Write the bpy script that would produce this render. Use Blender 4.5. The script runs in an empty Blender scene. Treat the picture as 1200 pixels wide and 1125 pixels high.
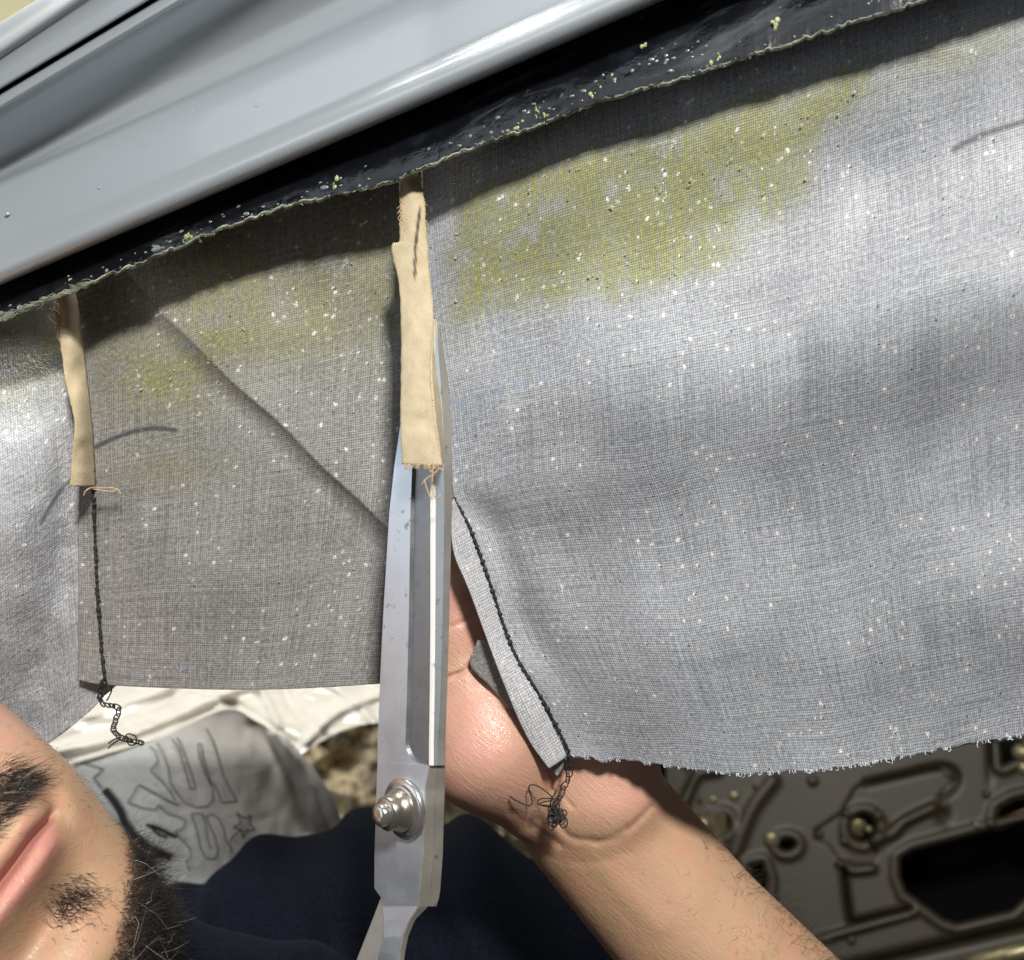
import bpy, math, random
import numpy as np
from mathutils import Vector, noise as mnoise
random.seed(7); rng = np.random.default_rng(7)
R = math.radians
sc = bpy.context.scene
COL = sc.collection

# ------------------------------------------------------------------ camera
F = 1152.0                                   # focal length in photograph pixels (1200 wide)
cam_d = bpy.data.cameras.new('camera'); cam = bpy.data.objects.new('camera', cam_d); COL.objects.link(cam)
cam_d.sensor_fit = 'HORIZONTAL'; cam_d.sensor_width = 36.0; cam_d.lens = F*36/1200
cam.location = (0, 0, 0); cam.rotation_euler = (R(90), 0, 0)
cam_d.clip_start = 0.01; cam_d.clip_end = 60
cam_d.dof.use_dof = True; cam_d.dof.focus_distance = 0.325; cam_d.dof.aperture_fstop = 10.5
sc.camera = cam
# ------------------------------------------------------------------ world and lamps (work lamp plus added fill lights)
W = bpy.data.worlds.new('World'); sc.world = W; W.use_nodes = True
bg = W.node_tree.nodes['Background']; bg.inputs[0].default_value = (0.95, 0.96, 1.0, 1); bg.inputs[1].default_value = 0.05
def area(name, loc, target, size, power, col, sy=None):
    d = bpy.data.lights.new(name, 'AREA'); d.energy = power; d.color = col; d.size = size
    if sy: d.shape = 'RECTANGLE'; d.size_y = sy
    o = bpy.data.objects.new(name, d); COL.objects.link(o); o.location = loc
    o.rotation_euler = (Vector(target)-Vector(loc)).to_track_quat('-Z', 'Y').to_euler(); return o
area('work_lamp', (0.30, -1.0, 1.05), (0.0, 0.33, 0.0), 0.20, 42.0, (1.0, 0.965, 0.915))
area('left_fill', (-1.15, 0.10, 0.02), (0, 0.35, 0), 0.9, 4.0, (0.82, 0.91, 1.0), 0.8)  # added cool fill from the left, mirrored in the scissor face
area('overhead_fill', (0.0, -0.60, 1.25), (0.0, 0.33, 0.1), 2.4, 5.0, (0.86, 0.93, 1.0), 0.6)  # added wide soft light that gives the silver rail its long reflections
area('backdrop_fill', (-0.24, 0.43, 0.52), (-0.16, 0.60, -0.2), 0.30, 5.2, (1.0, 0.97, 0.92), 0.12)  # added light behind the cloth, brightens sheet, bag and padding
sc.view_settings.view_transform = 'Standard'; sc.view_settings.look = 'None'
sc.cycles.max_bounces = 6; sc.cycles.diffuse_bounces = 3; sc.cycles.glossy_bounces = 3; sc.cycles.use_adaptive_sampling = True; sc.cycles.adaptive_threshold = 0.02
sc.view_settings.exposure = 0.12; sc.view_settings.gamma = 1.0

# ------------------------------------------------------------------ helpers
def U(px, py, d):
    """a point seen at photograph pixel px,py standing d metres away"""
    return np.stack([(np.asarray(px, float)-600)/F*d, np.asarray(d, float)+0*np.asarray(px, float), -(np.asarray(py, float)-562.5)/F*d], -1)
def P3(px, py, d): return Vector(U(px, py, d).tolist())
def smooth(a, b, x):
    t = np.clip((x-a)/(b-a), 0, 1); return t*t*(3-2*t)
def interp(pts, x):
    p = np.array(pts, float); return np.interp(x, p[:, 0], p[:, 1])
def poly(pts, n):
    """resample a polyline (Catmull-Rom smoothed) to n points"""
    p = np.array(pts, float); k = len(p)
    if k > 2:
        q = []
        e = np.vstack([2*p[0]-p[1], p, 2*p[-1]-p[-2]])
        for i in range(k-1):
            a, b, c, d = e[i:i+4]
            for t in np.linspace(0, 1, 12, endpoint=False):
                q.append(.5*((2*b)+(-a+c)*t+(2*a-5*b+4*c-d)*t*t+(-a+3*b-3*c+d)*t**3))
        q.append(p[-1]); p = np.array(q)
    s = np.r_[0, np.cumsum(np.linalg.norm(np.diff(p, axis=0), axis=1))]
    x = np.linspace(0, s[-1], n)
    return np.stack([np.interp(x, s, p[:, j]) for j in range(p.shape[1])], -1)
def vnoise(P, scale, seed=0, octaves=2):
    """cheap vectorised value noise, -1..1"""
    P = np.asarray(P, float)*scale; out = 0; amp = 1; tot = 0
    for o in range(octaves):
        q = P*2**o+seed*17.31+o*5.7
        i = np.floor(q).astype(np.int64); f = q-i; f = f*f*(3-2*f)
        D = P.shape[-1]; acc = 0
        for c in range(2**D):
            h = np.full(i.shape[:-1], seed*7919+o*104729, np.int64); w = 1
            for k in range(D):
                b = (c >> k) & 1
                h = h*1000003 ^ ((i[..., k]+b)*(374761393 if k == 0 else 668265263 if k == 1 else 2147483647))
                w = w*(f[..., k] if b else 1-f[..., k])
            h = (h ^ (h >> 13))*1274126177; h = h ^ (h >> 16)
            acc = acc+w*((h & 0xffff)/32767.5-1)
        out = out+acc*amp; tot += amp; amp *= .5
    return out/tot
def mk(name, V, Fc, mat=None, parent=None, smooth_=True, uv=None, cols=None):
    me = bpy.data.meshes.new(name)
    V = np.ascontiguousarray(V, np.float32).reshape(-1, 3)
    if isinstance(Fc, np.ndarray):
        k = Fc.shape[1]; me.vertices.add(len(V)); me.vertices.foreach_set('co', V.ravel()); me.loops.add(Fc.size); me.polygons.add(len(Fc))
        me.loops.foreach_set('vertex_index', np.ascontiguousarray(Fc, np.int32).ravel()); me.polygons.foreach_set('loop_start', np.arange(0, Fc.size, k, dtype=np.int32)); me.update(calc_edges=True)
    else: me.from_pydata(V.tolist(), [], [tuple(map(int, f)) for f in Fc])
    if smooth_: me.polygons.foreach_set('use_smooth', [True]*len(me.polygons))
    if uv is not None:
        l = me.uv_layers.new(name='UVMap'); li = np.empty(len(me.loops), np.int32); me.loops.foreach_get('vertex_index', li)
        l.data.foreach_set('uv', np.asarray(uv, np.float32)[li].ravel())
    if cols:
        for k, c in cols.items():
            a = me.attributes.new(k, 'FLOAT_COLOR', 'POINT'); c = np.asarray(c, np.float32)
            if c.shape[1] == 3: c = np.c_[c, np.ones(len(c), np.float32)]
            a.data.foreach_set('color', np.ascontiguousarray(c).ravel())
    if mat:
        for m in (mat if isinstance(mat, (list, tuple)) else [mat]): me.materials.append(m)
    me.update()
    o = bpy.data.objects.new(name, me); COL.objects.link(o)
    if parent: o.parent = parent
    return o
def gridf(n, m, off=0, wrap=False):
    i, j = np.meshgrid(np.arange(n-1), np.arange(m if wrap else m-1), indexing='ij')
    j2 = (j+1) % m
    return np.stack([i*m+j, i*m+j2, (i+1)*m+j2, (i+1)*m+j], -1).reshape(-1, 4)+off
def empty(name, loc=(0, 0, 0)):
    o = bpy.data.objects.new(name, None); o.location = loc; o.empty_display_size = .02; COL.objects.link(o); return o
def tag(o, label=None, cat=None, group=None, kind=None):
    for k, v in (('label', label), ('category', cat), ('group', group), ('kind', kind)):
        if v: o[k] = v
    return o
class MB:
    def __init__(s): s.v = []; s.f = []; s.n = 0
    def add(s, V, Fc):
        V = np.asarray(V, float).reshape(-1, 3); s.v.append(V)
        s.f += [[int(i)+s.n for i in f] for f in Fc]; s.n += len(V); return s
    def tube(s, pts, r, sides=8, cap=True):
        p = np.asarray(pts, float); n = len(p); r = np.broadcast_to(np.asarray(r, float), (n,))
        t = np.gradient(p, axis=0); t /= np.linalg.norm(t, axis=1)[:, None]+1e-12
        a = np.array([0.31, 0.17, 0.93]); N = np.cross(t[0], a); N /= np.linalg.norm(N)
        V = []
        for i in range(n):
            N = N-t[i]*np.dot(N, t[i]); N /= np.linalg.norm(N)+1e-12; B = np.cross(t[i], N)
            ang = np.arange(sides)/sides*2*np.pi
            V.append(p[i]+r[i]*(np.cos(ang)[:, None]*N+np.sin(ang)[:, None]*B))
        V = np.concatenate(V); Fc = gridf(n, sides, wrap=True).tolist()
        if cap: Fc += [list(range(sides))[::-1], list(range((n-1)*sides, n*sides))]
        return s.add(V, Fc)
    def lathe(s, prof, origin, axis, sides=28):
        """prof: (radius, height) pairs turned round axis"""
        ax = Vector(axis).normalized(); a = ax.orthogonal().normalized(); b = ax.cross(a); o = np.array(origin, float)
        ang = np.arange(sides)/sides*2*np.pi
        ring = np.cos(ang)[:, None]*np.array(a)+np.sin(ang)[:, None]*np.array(b)
        V = np.concatenate([o+np.array(ax)*h+ring*r for r, h in prof]); n = len(prof)
        Fc = gridf(n, sides, wrap=True).tolist()+[list(range(sides))[::-1], list(range((n-1)*sides, n*sides))]
        return s.add(V, Fc)
    def ball(s, c, r, seg=10, sq=(1, 1, 1)):
        th = np.linspace(0.02, np.pi-.02, seg//2+2); ph = np.arange(seg)/seg*2*np.pi
        T, Ph = np.meshgrid(th, ph, indexing='ij')
        V = np.stack([np.sin(T)*np.cos(Ph)*sq[0], np.sin(T)*np.sin(Ph)*sq[1], np.cos(T)*sq[2]], -1).reshape(-1, 3)*r+np.array(c)
        return s.add(V, gridf(len(th), seg, wrap=True).tolist())
    def build(s, name, mat, parent=None, smooth_=True): return mk(name, np.concatenate(s.v), s.f, mat, parent, smooth_)

# ------------------------------------------------------------------ material helpers
def newmat(name, base=(.5, .5, .5), rough=.5, metal=0., spec=.5):
    m = bpy.data.materials.new(name); m.use_nodes = True; b = m.node_tree.nodes['Principled BSDF']
    b.inputs['Base Color'].default_value = (*base, 1); b.inputs['Roughness'].default_value = rough
    b.inputs['Metallic'].default_value = metal; b.inputs['Specular IOR Level'].default_value = spec
    return m, m.node_tree, b
class NG:
    def __init__(s, nt): s.nt = nt
    def n(s, t, **k):
        o = s.nt.nodes.new(t)
        for a, v in k.items(): setattr(o, a, v)
        return o
    def l(s, a, b): s.nt.links.new(a, b)
    def _in(s, sock, v):
        if isinstance(v, bpy.types.NodeSocket): s.l(v, sock)
        elif v is not None: sock.default_value = v
    def math(s, op, a, b=None, c=None, clamp=False):
        o = s.n('ShaderNodeMath', operation=op, use_clamp=clamp)
        for i, v in enumerate((a, b, c)): s._in(o.inputs[i], v)
        return o.outputs[0]
    def mix(s, fac, a, b, mode='MIX'):
        o = s.n('ShaderNodeMix', data_type='RGBA', blend_type=mode)
        s._in(o.inputs[0], fac)
        for i, v in ((6, a), (7, b)):
            s._in(o.inputs[i], v if isinstance(v, bpy.types.NodeSocket) else (*v, 1))
        return o.outputs[2]
    def ramp(s, v, a, b, x0=0., x1=1.):
        o = s.n('ShaderNodeMapRange', interpolation_type='SMOOTHSTEP'); s._in(o.inputs[0], v)
        for i, q in enumerate((a, b, x0, x1)): o.inputs[1+i].default_value = q
        return o.outputs[0]
    def noise(s, vec, scale, detail=2., rough=.5, dist=0.):
        o = s.n('ShaderNodeTexNoise'); s._in(o.inputs['Vector'], vec); o.inputs['Scale'].default_value = scale
        o.inputs['Detail'].default_value = detail; o.inputs['Roughness'].default_value = rough; o.inputs['Distortion'].default_value = dist
        return o.outputs[0]
    def vscale(s, vec, v):
        o = s.n('ShaderNodeVectorMath', operation='MULTIPLY'); s._in(o.inputs[0], vec); o.inputs[1].default_value = v; return o.outputs[0]
    def bump(s, h, strength, dist, normal=None):
        o = s.n('ShaderNodeBump'); s._in(o.inputs['Height'], h); o.inputs['Strength'].default_value = strength; o.inputs['Distance'].default_value = dist
        if normal is not None: s.l(normal, o.inputs['Normal'])
        return o.outputs[0]
    def obj(s): return s.n('ShaderNodeTexCoord').outputs['Object']
    def uv(s): return s.n('ShaderNodeTexCoord').outputs['UV']
    def attr(s, name): return s.n('ShaderNodeAttribute', attribute_name=name).outputs['Color']

def fabric_material(name, pitch, dark, light, rough=.5, lintk=1., holek=1., glit=0.):
    """plain-woven cloth, uv in thread units; 'marks' attribute: r glue overspray, g dark pen, b blue pen, a cloudy wear"""
    m, nt, b = newmat(name, rough=rough, spec=.45); g = NG(nt)
    uv = g.uv(); sp = g.n('ShaderNodeSeparateXYZ'); g.l(uv, sp.inputs[0])
    u, v = sp.outputs[0], sp.outputs[1]
    a = g.math('ABSOLUTE', g.math('SINE', g.math('MULTIPLY', u, math.pi/pitch))); c = g.math('ABSOLUTE', g.math('SINE', g.math('MULTIPLY', v, math.pi/pitch)))
    h = g.math('POWER', g.math('MULTIPLY', a, c), .6)
    s1 = g.noise(g.vscale(uv, (.60, .007, 1)), 1.0, 1, .6)                  # slubby threads along the cloth
    s2 = g.noise(g.vscale(uv, (.006, .58, 1)), 1.0, 1, .6)
    grain = g.noise(uv, .22, 3, .75)
    at = g.n('ShaderNodeAttribute', attribute_name='marks'); ms = g.n('ShaderNodeSeparateColor'); g.l(at.outputs['Color'], ms.inputs[0])
    tone = g.math('ADD', g.math('ADD', g.math('MULTIPLY', s1, .46), g.math('MULTIPLY', s2, .40)), g.math('ADD', g.math('MULTIPLY', at.outputs['Alpha'], .16), g.math('MULTIPLY', grain, .95)))
    tone = g.ramp(tone, .68, 1.36)
    t2 = g.math('MULTIPLY', g.math('ADD', .42, g.math('MULTIPLY', h, .95)), g.math('ADD', .24, g.math('MULTIPLY', tone, .76)))
    col = g.mix(g.math('MINIMUM', t2, 1.0), dark, light)
    jag = g.math('MULTIPLY', g.math('SUBTRACT', grain, .5), .30)
    def voro(scale, off=None):
        vo = g.n('ShaderNodeTexVoronoi', feature='F1'); vo.inputs['Scale'].default_value = scale
        if off:
            o2 = g.n('ShaderNodeVectorMath', operation='ADD'); g.l(uv, o2.inputs[0]); o2.inputs[1].default_value = (*off, 0); g.l(o2.outputs[0], vo.inputs['Vector'])
        else: g.l(uv, vo.inputs['Vector'])
        rs = g.n('ShaderNodeSeparateColor'); g.l(vo.outputs['Color'], rs.inputs[0]); return vo.outputs['Distance'], rs.outputs
    d1, c1 = voro(.075); d2, c2 = voro(.075, (1.3, -2.0)); d3, c3 = voro(.070, (31, 17))
    hole = g.math('MULTIPLY', g.ramp(g.math('ADD', d1, g.math('MULTIPLY', jag, .6)), .03, .12, 1, 0), g.math('GREATER_THAN', c1[0], .38))
    hole = g.math('MULTIPLY', hole, holek)
    lip = g.math('MULTIPLY', g.ramp(g.math('ADD', d2, g.math('MULTIPLY', jag, 2.0)), .02, .17, 1, 0), g.math('GREATER_THAN', c2[1], .35))
    lint = g.math('MULTIPLY', g.ramp(g.math('ADD', d3, g.math('MULTIPLY', jag, 3.4)), .0, .20, 1, 0), g.math('GREATER_THAN', c3[0], .30))
    cl = g.ramp(at.outputs['Alpha'], .28, .62, .25, 1.15); lint = g.math('MULTIPLY', lint, cl); lip = g.math('MULTIPLY', lip, cl)
    # marks
    scol = g.mix(g.ramp(grain, .35, .65), (.17, .18, .04), (.38, .36, .09))
    st = g.math('MULTIPLY', ms.outputs[0], g.math('MULTIPLY', g.ramp(grain, .25, .60, .35, 1.0), g.ramp(s1, .3, .62, .45, 1.25)), clamp=True)
    col = g.mix(g.math('MULTIPLY', st, 1.0), col, g.mix(.95, col, (.64, .64, .24), 'MULTIPLY'))
    col = g.mix(g.math('MULTIPLY', st, .36), col, scol)
    fleck = g.math('MULTIPLY', g.ramp(grain, .60, .70), ms.outputs[0], clamp=True)
    col = g.mix(g.math('MULTIPLY', fleck, .5), col, (.70, .67, .24))
    pen = g.math('MULTIPLY', ms.outputs[1], g.ramp(grain, .28, .55, .35, 1.), clamp=True)
    col = g.mix(g.math('MULTIPLY', pen, .9), col, (.04, .04, .05))
    pen2 = g.math('MULTIPLY', ms.outputs[2], g.ramp(grain, .35, .6), clamp=True)
    col = g.mix(g.math('MULTIPLY', pen2, .55), col, (.25, .36, .62))
    col = g.mix(g.math('MULTIPLY', lip, .62*lintk), col, (.82, .82, .82))
    col = g.mix(g.math('MULTIPLY', lint, .66*lintk, clamp=True), col, (.90, .90, .91))
    col = g.mix(g.math('MULTIPLY', hole, .72), col, (.02, .02, .02))
    g.l(col, b.inputs['Base Color'])
    hh = g.math('MULTIPLY', h, .30); hh = g.math('SUBTRACT', hh, g.math('MULTIPLY', hole, 1.6))
    if glit: hh = g.math('ADD', hh, g.math('MULTIPLY', grain, glit))
    g.l(g.bump(hh, .5, .0006), b.inputs['Normal'])
    b.inputs['Sheen Weight'].default_value = .1
    return m

def simple_noise_mat(name, c1, c2, scale, rough=.5, metal=0., bump=0., bscale=None, spec=.5, detail=4, coat=0., r2=None):
    m, nt, b = newmat(name, c1, rough, metal, spec); g = NG(nt); o = g.obj()
    n = g.noise(o, scale, detail, .6); g.l(g.mix(g.ramp(n, .3, .7), c1, c2), b.inputs['Base Color'])
    if bump: g.l(g.bump(g.noise(o, bscale or scale*3, 4, .65), bump, .001), b.inputs['Normal'])
    if r2 is not None:
        g.l(g.ramp(g.noise(o, scale*.7, 3), .3, .7, rough, r2), b.inputs['Roughness'])
    b.inputs['Coat Weight'].default_value = coat; b.inputs['Coat Roughness'].default_value = .15
    return m

# ------------------------------------------------------------------ materials
M = {}
M['cloth_right'] = fabric_material('grey_woven_cloth_cool_lit', 2.75, (.078, .084, .094), (.55, .568, .60), .42, 1.35)  # bluish tint: cool light on the right panel put into the cloth colour
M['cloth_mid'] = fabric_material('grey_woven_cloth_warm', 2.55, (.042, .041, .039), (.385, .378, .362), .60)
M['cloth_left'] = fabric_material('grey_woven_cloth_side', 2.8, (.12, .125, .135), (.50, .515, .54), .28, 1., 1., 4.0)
M['cloth_hem'] = fabric_material('grey_woven_cloth_hem', 3.4, (.13, .13, .14), (.66, .665, .68), .6)

def tan_cloth():
    m, nt, b = newmat('tan_cotton', rough=.85, spec=.2); g = NG(nt); uv = g.uv(); o = g.obj()
    sp = g.n('ShaderNodeSeparateXYZ'); g.l(uv, sp.inputs[0])
    tw = g.math('SINE', g.math('MULTIPLY', g.math('ADD', sp.outputs[0], g.math('MULTIPLY', sp.outputs[1], .8)), 2*math.pi/2.6))
    n = g.noise(uv, .06, 4, .6); n2 = g.noise(uv, .5, 2, .7)
    c = g.mix(g.ramp(g.math('ADD', g.math('MULTIPLY', n, .6), g.math('MULTIPLY', n2, .4)), .3, .7), (.54, .445, .29), (.71, .60, .42))
    c = g.mix(g.math('MULTIPLY', g.math('ADD', tw, 1), .08), c, (.30, .22, .12))
    ak = g.attr('marks'); ms = g.n('ShaderNodeSeparateColor'); g.l(ak, ms.inputs[0])
    c = g.mix(g.math('MULTIPLY', ms.outputs[0], .6), c, (.60, .46, .05))
    c = g.mix(ms.outputs[1], c, (.03, .025, .02))
    g.l(c, b.inputs['Base Color'])
    g.l(g.bump(g.math('ADD', g.math('MULTIPLY', tw, .45), g.math('ADD', n2, g.math('MULTIPLY', n, 1.2))), .6, .0005), b.inputs['Normal'])
    return m
M['tan'] = tan_cloth()
M['tan_thread'] = newmat('tan_thread', (.52, .38, .22), .8)[0]
M['thread'] = newmat('black_thread', (.012, .012, .014), .65)[0]
M['cut_edge'] = simple_noise_mat('pale_green_cut_edge', (.13, .16, .10), (.44, .46, .35), 140, .75, bump=.5, bscale=900)

def silver():
    m, nt, b = newmat('silver_paint', (.50, .54, .57), .34, .45, .5); g = NG(nt); o = g.obj()
    n = g.noise(o, 7, 2); n2 = g.noise(o, 55, 4, .7)
    c = g.mix(g.ramp(n, .3, .7), (.36, .395, .425), (.41, .445, .47)); c = g.mix(g.math('MULTIPLY', g.ramp(n2, .62, .80), .12), c, (.70, .71, .70))
    g.l(c, b.inputs['Base Color']); b.inputs['Coat Weight'].default_value = .7; b.inputs['Coat Roughness'].default_value = .07
    g.l(g.bump(g.noise(o, 1400, 1), .03, .0002), b.inputs['Normal'])
    return m
M['silver'] = silver()
def blackstrip():
    m, nt, b = newmat('glossy_black_rubber', (.006, .0065, .009), .22, 0, .6); g = NG(nt); o = g.obj()
    n = g.noise(o, 260, 4, .65); n2 = g.noise(o, 45, 3, .6); n3 = g.noise(o, 28, 4, .7)
    c = g.mix(g.ramp(n3, .52, .70), (.0035, .004, .006), (.014, .018, .024))
    c = g.mix(g.math('MULTIPLY', g.ramp(n, .66, .76), g.ramp(n2, .48, .62)), c, (.33, .36, .28))
    rot = g.n('ShaderNodeVectorRotate', rotation_type='Y_AXIS'); g.l(o, rot.inputs['Vector']); rot.inputs['Angle'].default_value = R(22)
    sm_ = g.noise(g.vscale(rot.outputs[0], (22, 60, 110)), 1., 4, .7, .8); c = g.mix(g.math('MULTIPLY', g.ramp(sm_, .52, .72), .8), c, (.060, .070, .078))
    g.l(c, b.inputs['Base Color']); g.l(g.ramp(n2, .35, .65, .06, .26), b.inputs['Roughness'])
    g.l(g.bump(g.math('ADD', n, g.math('MULTIPLY', n2, 1.5)), .35, .0008), b.inputs['Normal'])
    return m
M['black_strip'] = blackstrip()
def glue():
    m, nt, b = newmat('dried_glue', (.30, .33, .31), .12); b.inputs['Transmission Weight'].default_value = .45; b.inputs['IOR'].default_value = 1.42; return m
M['glue'] = glue()
M['glue_crumb'] = simple_noise_mat('pale_yellow_crumb', (.42, .40, .18), (.60, .57, .34), 300, .7)
M['glue_green'] = simple_noise_mat('yellow_green_glue', (.22, .25, .10), (.36, .39, .19), 200, .35)

def steel(name, c1, c2, rough, metal, brush=(1400, 1400, 60), wear=.0):
    m, nt, b = newmat(name, c1, rough, metal); g = NG(nt); o = g.obj()
    br = g.noise(g.vscale(o, brush), 1.0, 3, .6); n = g.noise(o, 70, 4, .65); sm = g.noise(o, 260, 3, .7)
    c = g.mix(g.ramp(n, .3, .7), c1, c2)
    c = g.mix(g.math('MULTIPLY', g.math('MULTIPLY', g.ramp(sm, .58, .72), g.ramp(n, .48, .6)), .6), c, (.07, .065, .06))
    if wear: c = g.mix(g.math('MULTIPLY', g.ramp(br, .55, .7), wear), c, (.34, .28, .21))
    g.l(c, b.inputs['Base Color'])
    g.l(g.ramp(n, .3, .7, rough*.8, rough*1.25), b.inputs['Roughness'])
    g.l(g.bump(br, .22, .0002), b.inputs['Normal']); return m
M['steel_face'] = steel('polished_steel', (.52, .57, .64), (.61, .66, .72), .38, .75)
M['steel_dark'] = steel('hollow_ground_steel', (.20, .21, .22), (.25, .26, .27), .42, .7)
M['edge_glint'] = steel('edge_glint_cream', (.90, .86, .80), (.95, .91, .86), .5, .0)  # pale cream non-metal: warm reflection on the bevel painted into its colour
M['steel_side'] = steel('blade_side_steel', (.62, .69, .74), (.70, .76, .80), .30, .7)
M['steel_back'] = steel('back_blade_steel', (.36, .345, .31), (.44, .42, .38), .45, .6, wear=.25)
M['steel_rough'] = steel('worn_forged_steel', (.40, .38, .33), (.50, .48, .43), .42, .6, wear=.45)
M['nickel'] = steel('nickel_bolt', (.60, .57, .53), (.70, .67, .63), .2, .9)
M['nickel_dark'] = steel('brass_worn_nut', (.40, .36, .30), (.55, .48, .40), .25, .9, wear=.5)

def skin(name, redness):
    m, nt, b = newmat(name, (.48, .27, .17), .42, 0, .45); g = NG(nt); o = g.obj()
    big = g.noise(o, 26, 3, .55); mid = g.noise(o, 110, 3, .6); fine = g.noise(o, 900, 2, .6)
    a = g.attr('tint'); s = g.n('ShaderNodeSeparateColor'); g.l(a, s.inputs[0])
    c = g.mix(g.ramp(big, .3, .7), (.425, .268, .160), (.505, .328, .205))
    c = g.mix(g.math('MULTIPLY', g.ramp(mid, .40, .66), .42), c, (.54, .255, .175))
    c = g.mix(g.math('MULTIPLY', s.outputs[0], .9), c, (.67, .35, .295))            # r: ruddy palm
    c = g.mix(g.math('MULTIPLY', s.outputs[1], .85), c, (.50, .20, .175))             # g: lips
    c = g.mix(g.math('MULTIPLY', s.outputs[2], .6), c, (.14, .095, .07))              # b: darker skin tone under hair, stubble
    sp = g.n('ShaderNodeTexVoronoi', feature='F1'); g.l(o, sp.inputs['Vector']); sp.inputs['Scale'].default_value = 90
    rr = g.n('ShaderNodeSeparateColor'); g.l(sp.outputs['Color'], rr.inputs[0])
    c = g.mix(g.math('MULTIPLY', g.math('MULTIPLY', g.ramp(sp.outputs['Distance'], .05, .16, 1, 0), g.math('GREATER_THAN', rr.outputs[0], .75)), .35), c, (.35, .12, .08))
    g.l(c, b.inputs['Base Color'])
    b.inputs['Subsurface Weight'].default_value = .12; b.inputs['Subsurface Radius'].default_value = (.004, .0015, .0008); b.inputs['Subsurface Scale'].default_value = 1.0
    vor = g.n('ShaderNodeTexVoronoi', feature='DISTANCE_TO_EDGE'); g.l(o, vor.inputs['Vector']); vor.inputs['Scale'].default_value = 1050
    rot = g.n('ShaderNodeVectorRotate', rotation_type='Y_AXIS'); g.l(o, rot.inputs['Vector']); rot.inputs['Angle'].default_value = R(-41)
    wr = g.noise(g.vscale(rot.outputs[0], (170, 200, 900)), 1.0, 3, .6, .8)
    hgt = g.math('ADD', g.math('MULTIPLY', g.ramp(vor.outputs['Distance'], 0, .25), .18), g.math('ADD', g.math('MULTIPLY', wr, 1.3), g.math('MULTIPLY', fine, .4)))
    hgt = g.math('ADD', hgt, g.math('MULTIPLY', s.outputs[1], g.noise(g.vscale(o, (900, 900, 300)), 1.0, 2)))
    g.l(g.bump(hgt, .45, .0005), b.inputs['Normal'])
    g.l(g.math('SUBTRACT', g.ramp(mid, .3, .7, .32, .50), g.math('MULTIPLY', s.outputs[0], .10)), b.inputs['Roughness'])
    return m
M['skin'] = skin('skin', 0)
def hairmat(name, c, r=.4):
    m, nt, b = newmat(name, c, r, 0, .4); return m
M['hair'] = hairmat('dark_hair', (.018, .013, .010), .38)
M['hair_grey'] = hairmat('grey_hair', (.42, .40, .37), .4)
def navy():
    m, nt, b = newmat('navy_jersey', (.006, .009, .018), .9, 0, .06); g = NG(nt); o = g.obj()
    n = g.noise(o, 700, 3, .7); g.l(g.mix(g.ramp(n, .3, .7), (.0014, .0020, .0042), (.0040, .0058, .0108)), b.inputs['Base Color'])
    b.inputs['Sheen Weight'].default_value = .015; b.inputs['Sheen Tint'].default_value = (.35, .5, .9, 1); b.inputs['Sheen Roughness'].default_value = .4
    g.l(g.bump(n, .6, .0006), b.inputs['Normal']); return m
M['navy'] = navy()
def film(name, c, rough, trans=0., bmp=.5):
    m, nt, b = newmat(name, c, rough, 0, .6); g = NG(nt); o = g.obj()
    b.inputs['Transmission Weight'].default_value = trans
    n = g.noise(g.vscale(o, (1, 1, 2.0)), 38, 4, .6, 1.2); g.l(g.bump(n, bmp, .004), b.inputs['Normal'])
    g.l(g.mix(g.ramp(n, .3, .7), c, tuple(x*.9 for x in c)), b.inputs['Base Color']); return m
M['sheet'] = film('white_plastic_film', (.80, .765, .68), .14, 0., .22)
M['bag'] = film('milky_plastic_bag', (.86, .845, .79), .22, 0., .10)
M['print'] = newmat('dark_grey_print', (.03, .03, .028), .45)[0]
M['print_black'] = newmat('black_print', (.012, .012, .012), .4)[0]
def crumple():
    m, nt, b = newmat('brown_padding', (.4, .3, .18), .6); g = NG(nt); o = g.obj()
    n = g.noise(o, 24, 4, .6, .8); n2 = g.noise(o, 60, 3)
    c = g.mix(g.ramp(n, .30, .55), (.035, .027, .015), (.60, .49, .31)); c = g.mix(g.ramp(n2, .62, .74), c, (.78, .70, .55))
    g.l(c, b.inputs['Base Color']); g.l(g.bump(n, .8, .01), b.inputs['Normal']); return m
M['crumple'] = crumple()
M['panel'] = simple_noise_mat('olive_brown_paint', (.0165, .0128, .0066), (.022, .017, .0092), 14, .5, bump=.1, bscale=400, coat=0., spec=.35)
M['void'] = newmat('cavity_shade_black', (.003, .0035, .0035), 1., 0, .05)[0]  # near black: the darkness inside openings is put into the colour
M['zinc'] = simple_noise_mat('yellow_zinc', (.10, .088, .045), (.20, .175, .10), 120, .38, .6)
M['orange_rod'] = simple_noise_mat('primer_brown_rod', (.25, .14, .06), (.34, .20, .09), 60, .5)
M['cream_wall'] = simple_noise_mat('cream_wall_paint', (.78, .74, .46), (.70, .66, .40), 9, .7)

# ------------------------------------------------------------------ layout curves shared by strip, rail and cloth
LIME = [(-260, 500), (-100, 422), (0, 375), (40, 357), (80, 342), (150, 312), (250, 272), (330, 243), (400, 227), (466, 211), (571, 165), (649, 140), (695, 121), (800, 92), (885, 64), (978, 34), (1070, 4), (1200, -40), (1400, -110)]
def lime(x): return interp(LIME, x)
def DF(x): return interp([(-300, .372), (0, .357), (100, .353), (300, .345), (500, .338), (800, .318), (1100, .296), (1400, .276)], x)
GAP = .0205
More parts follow.
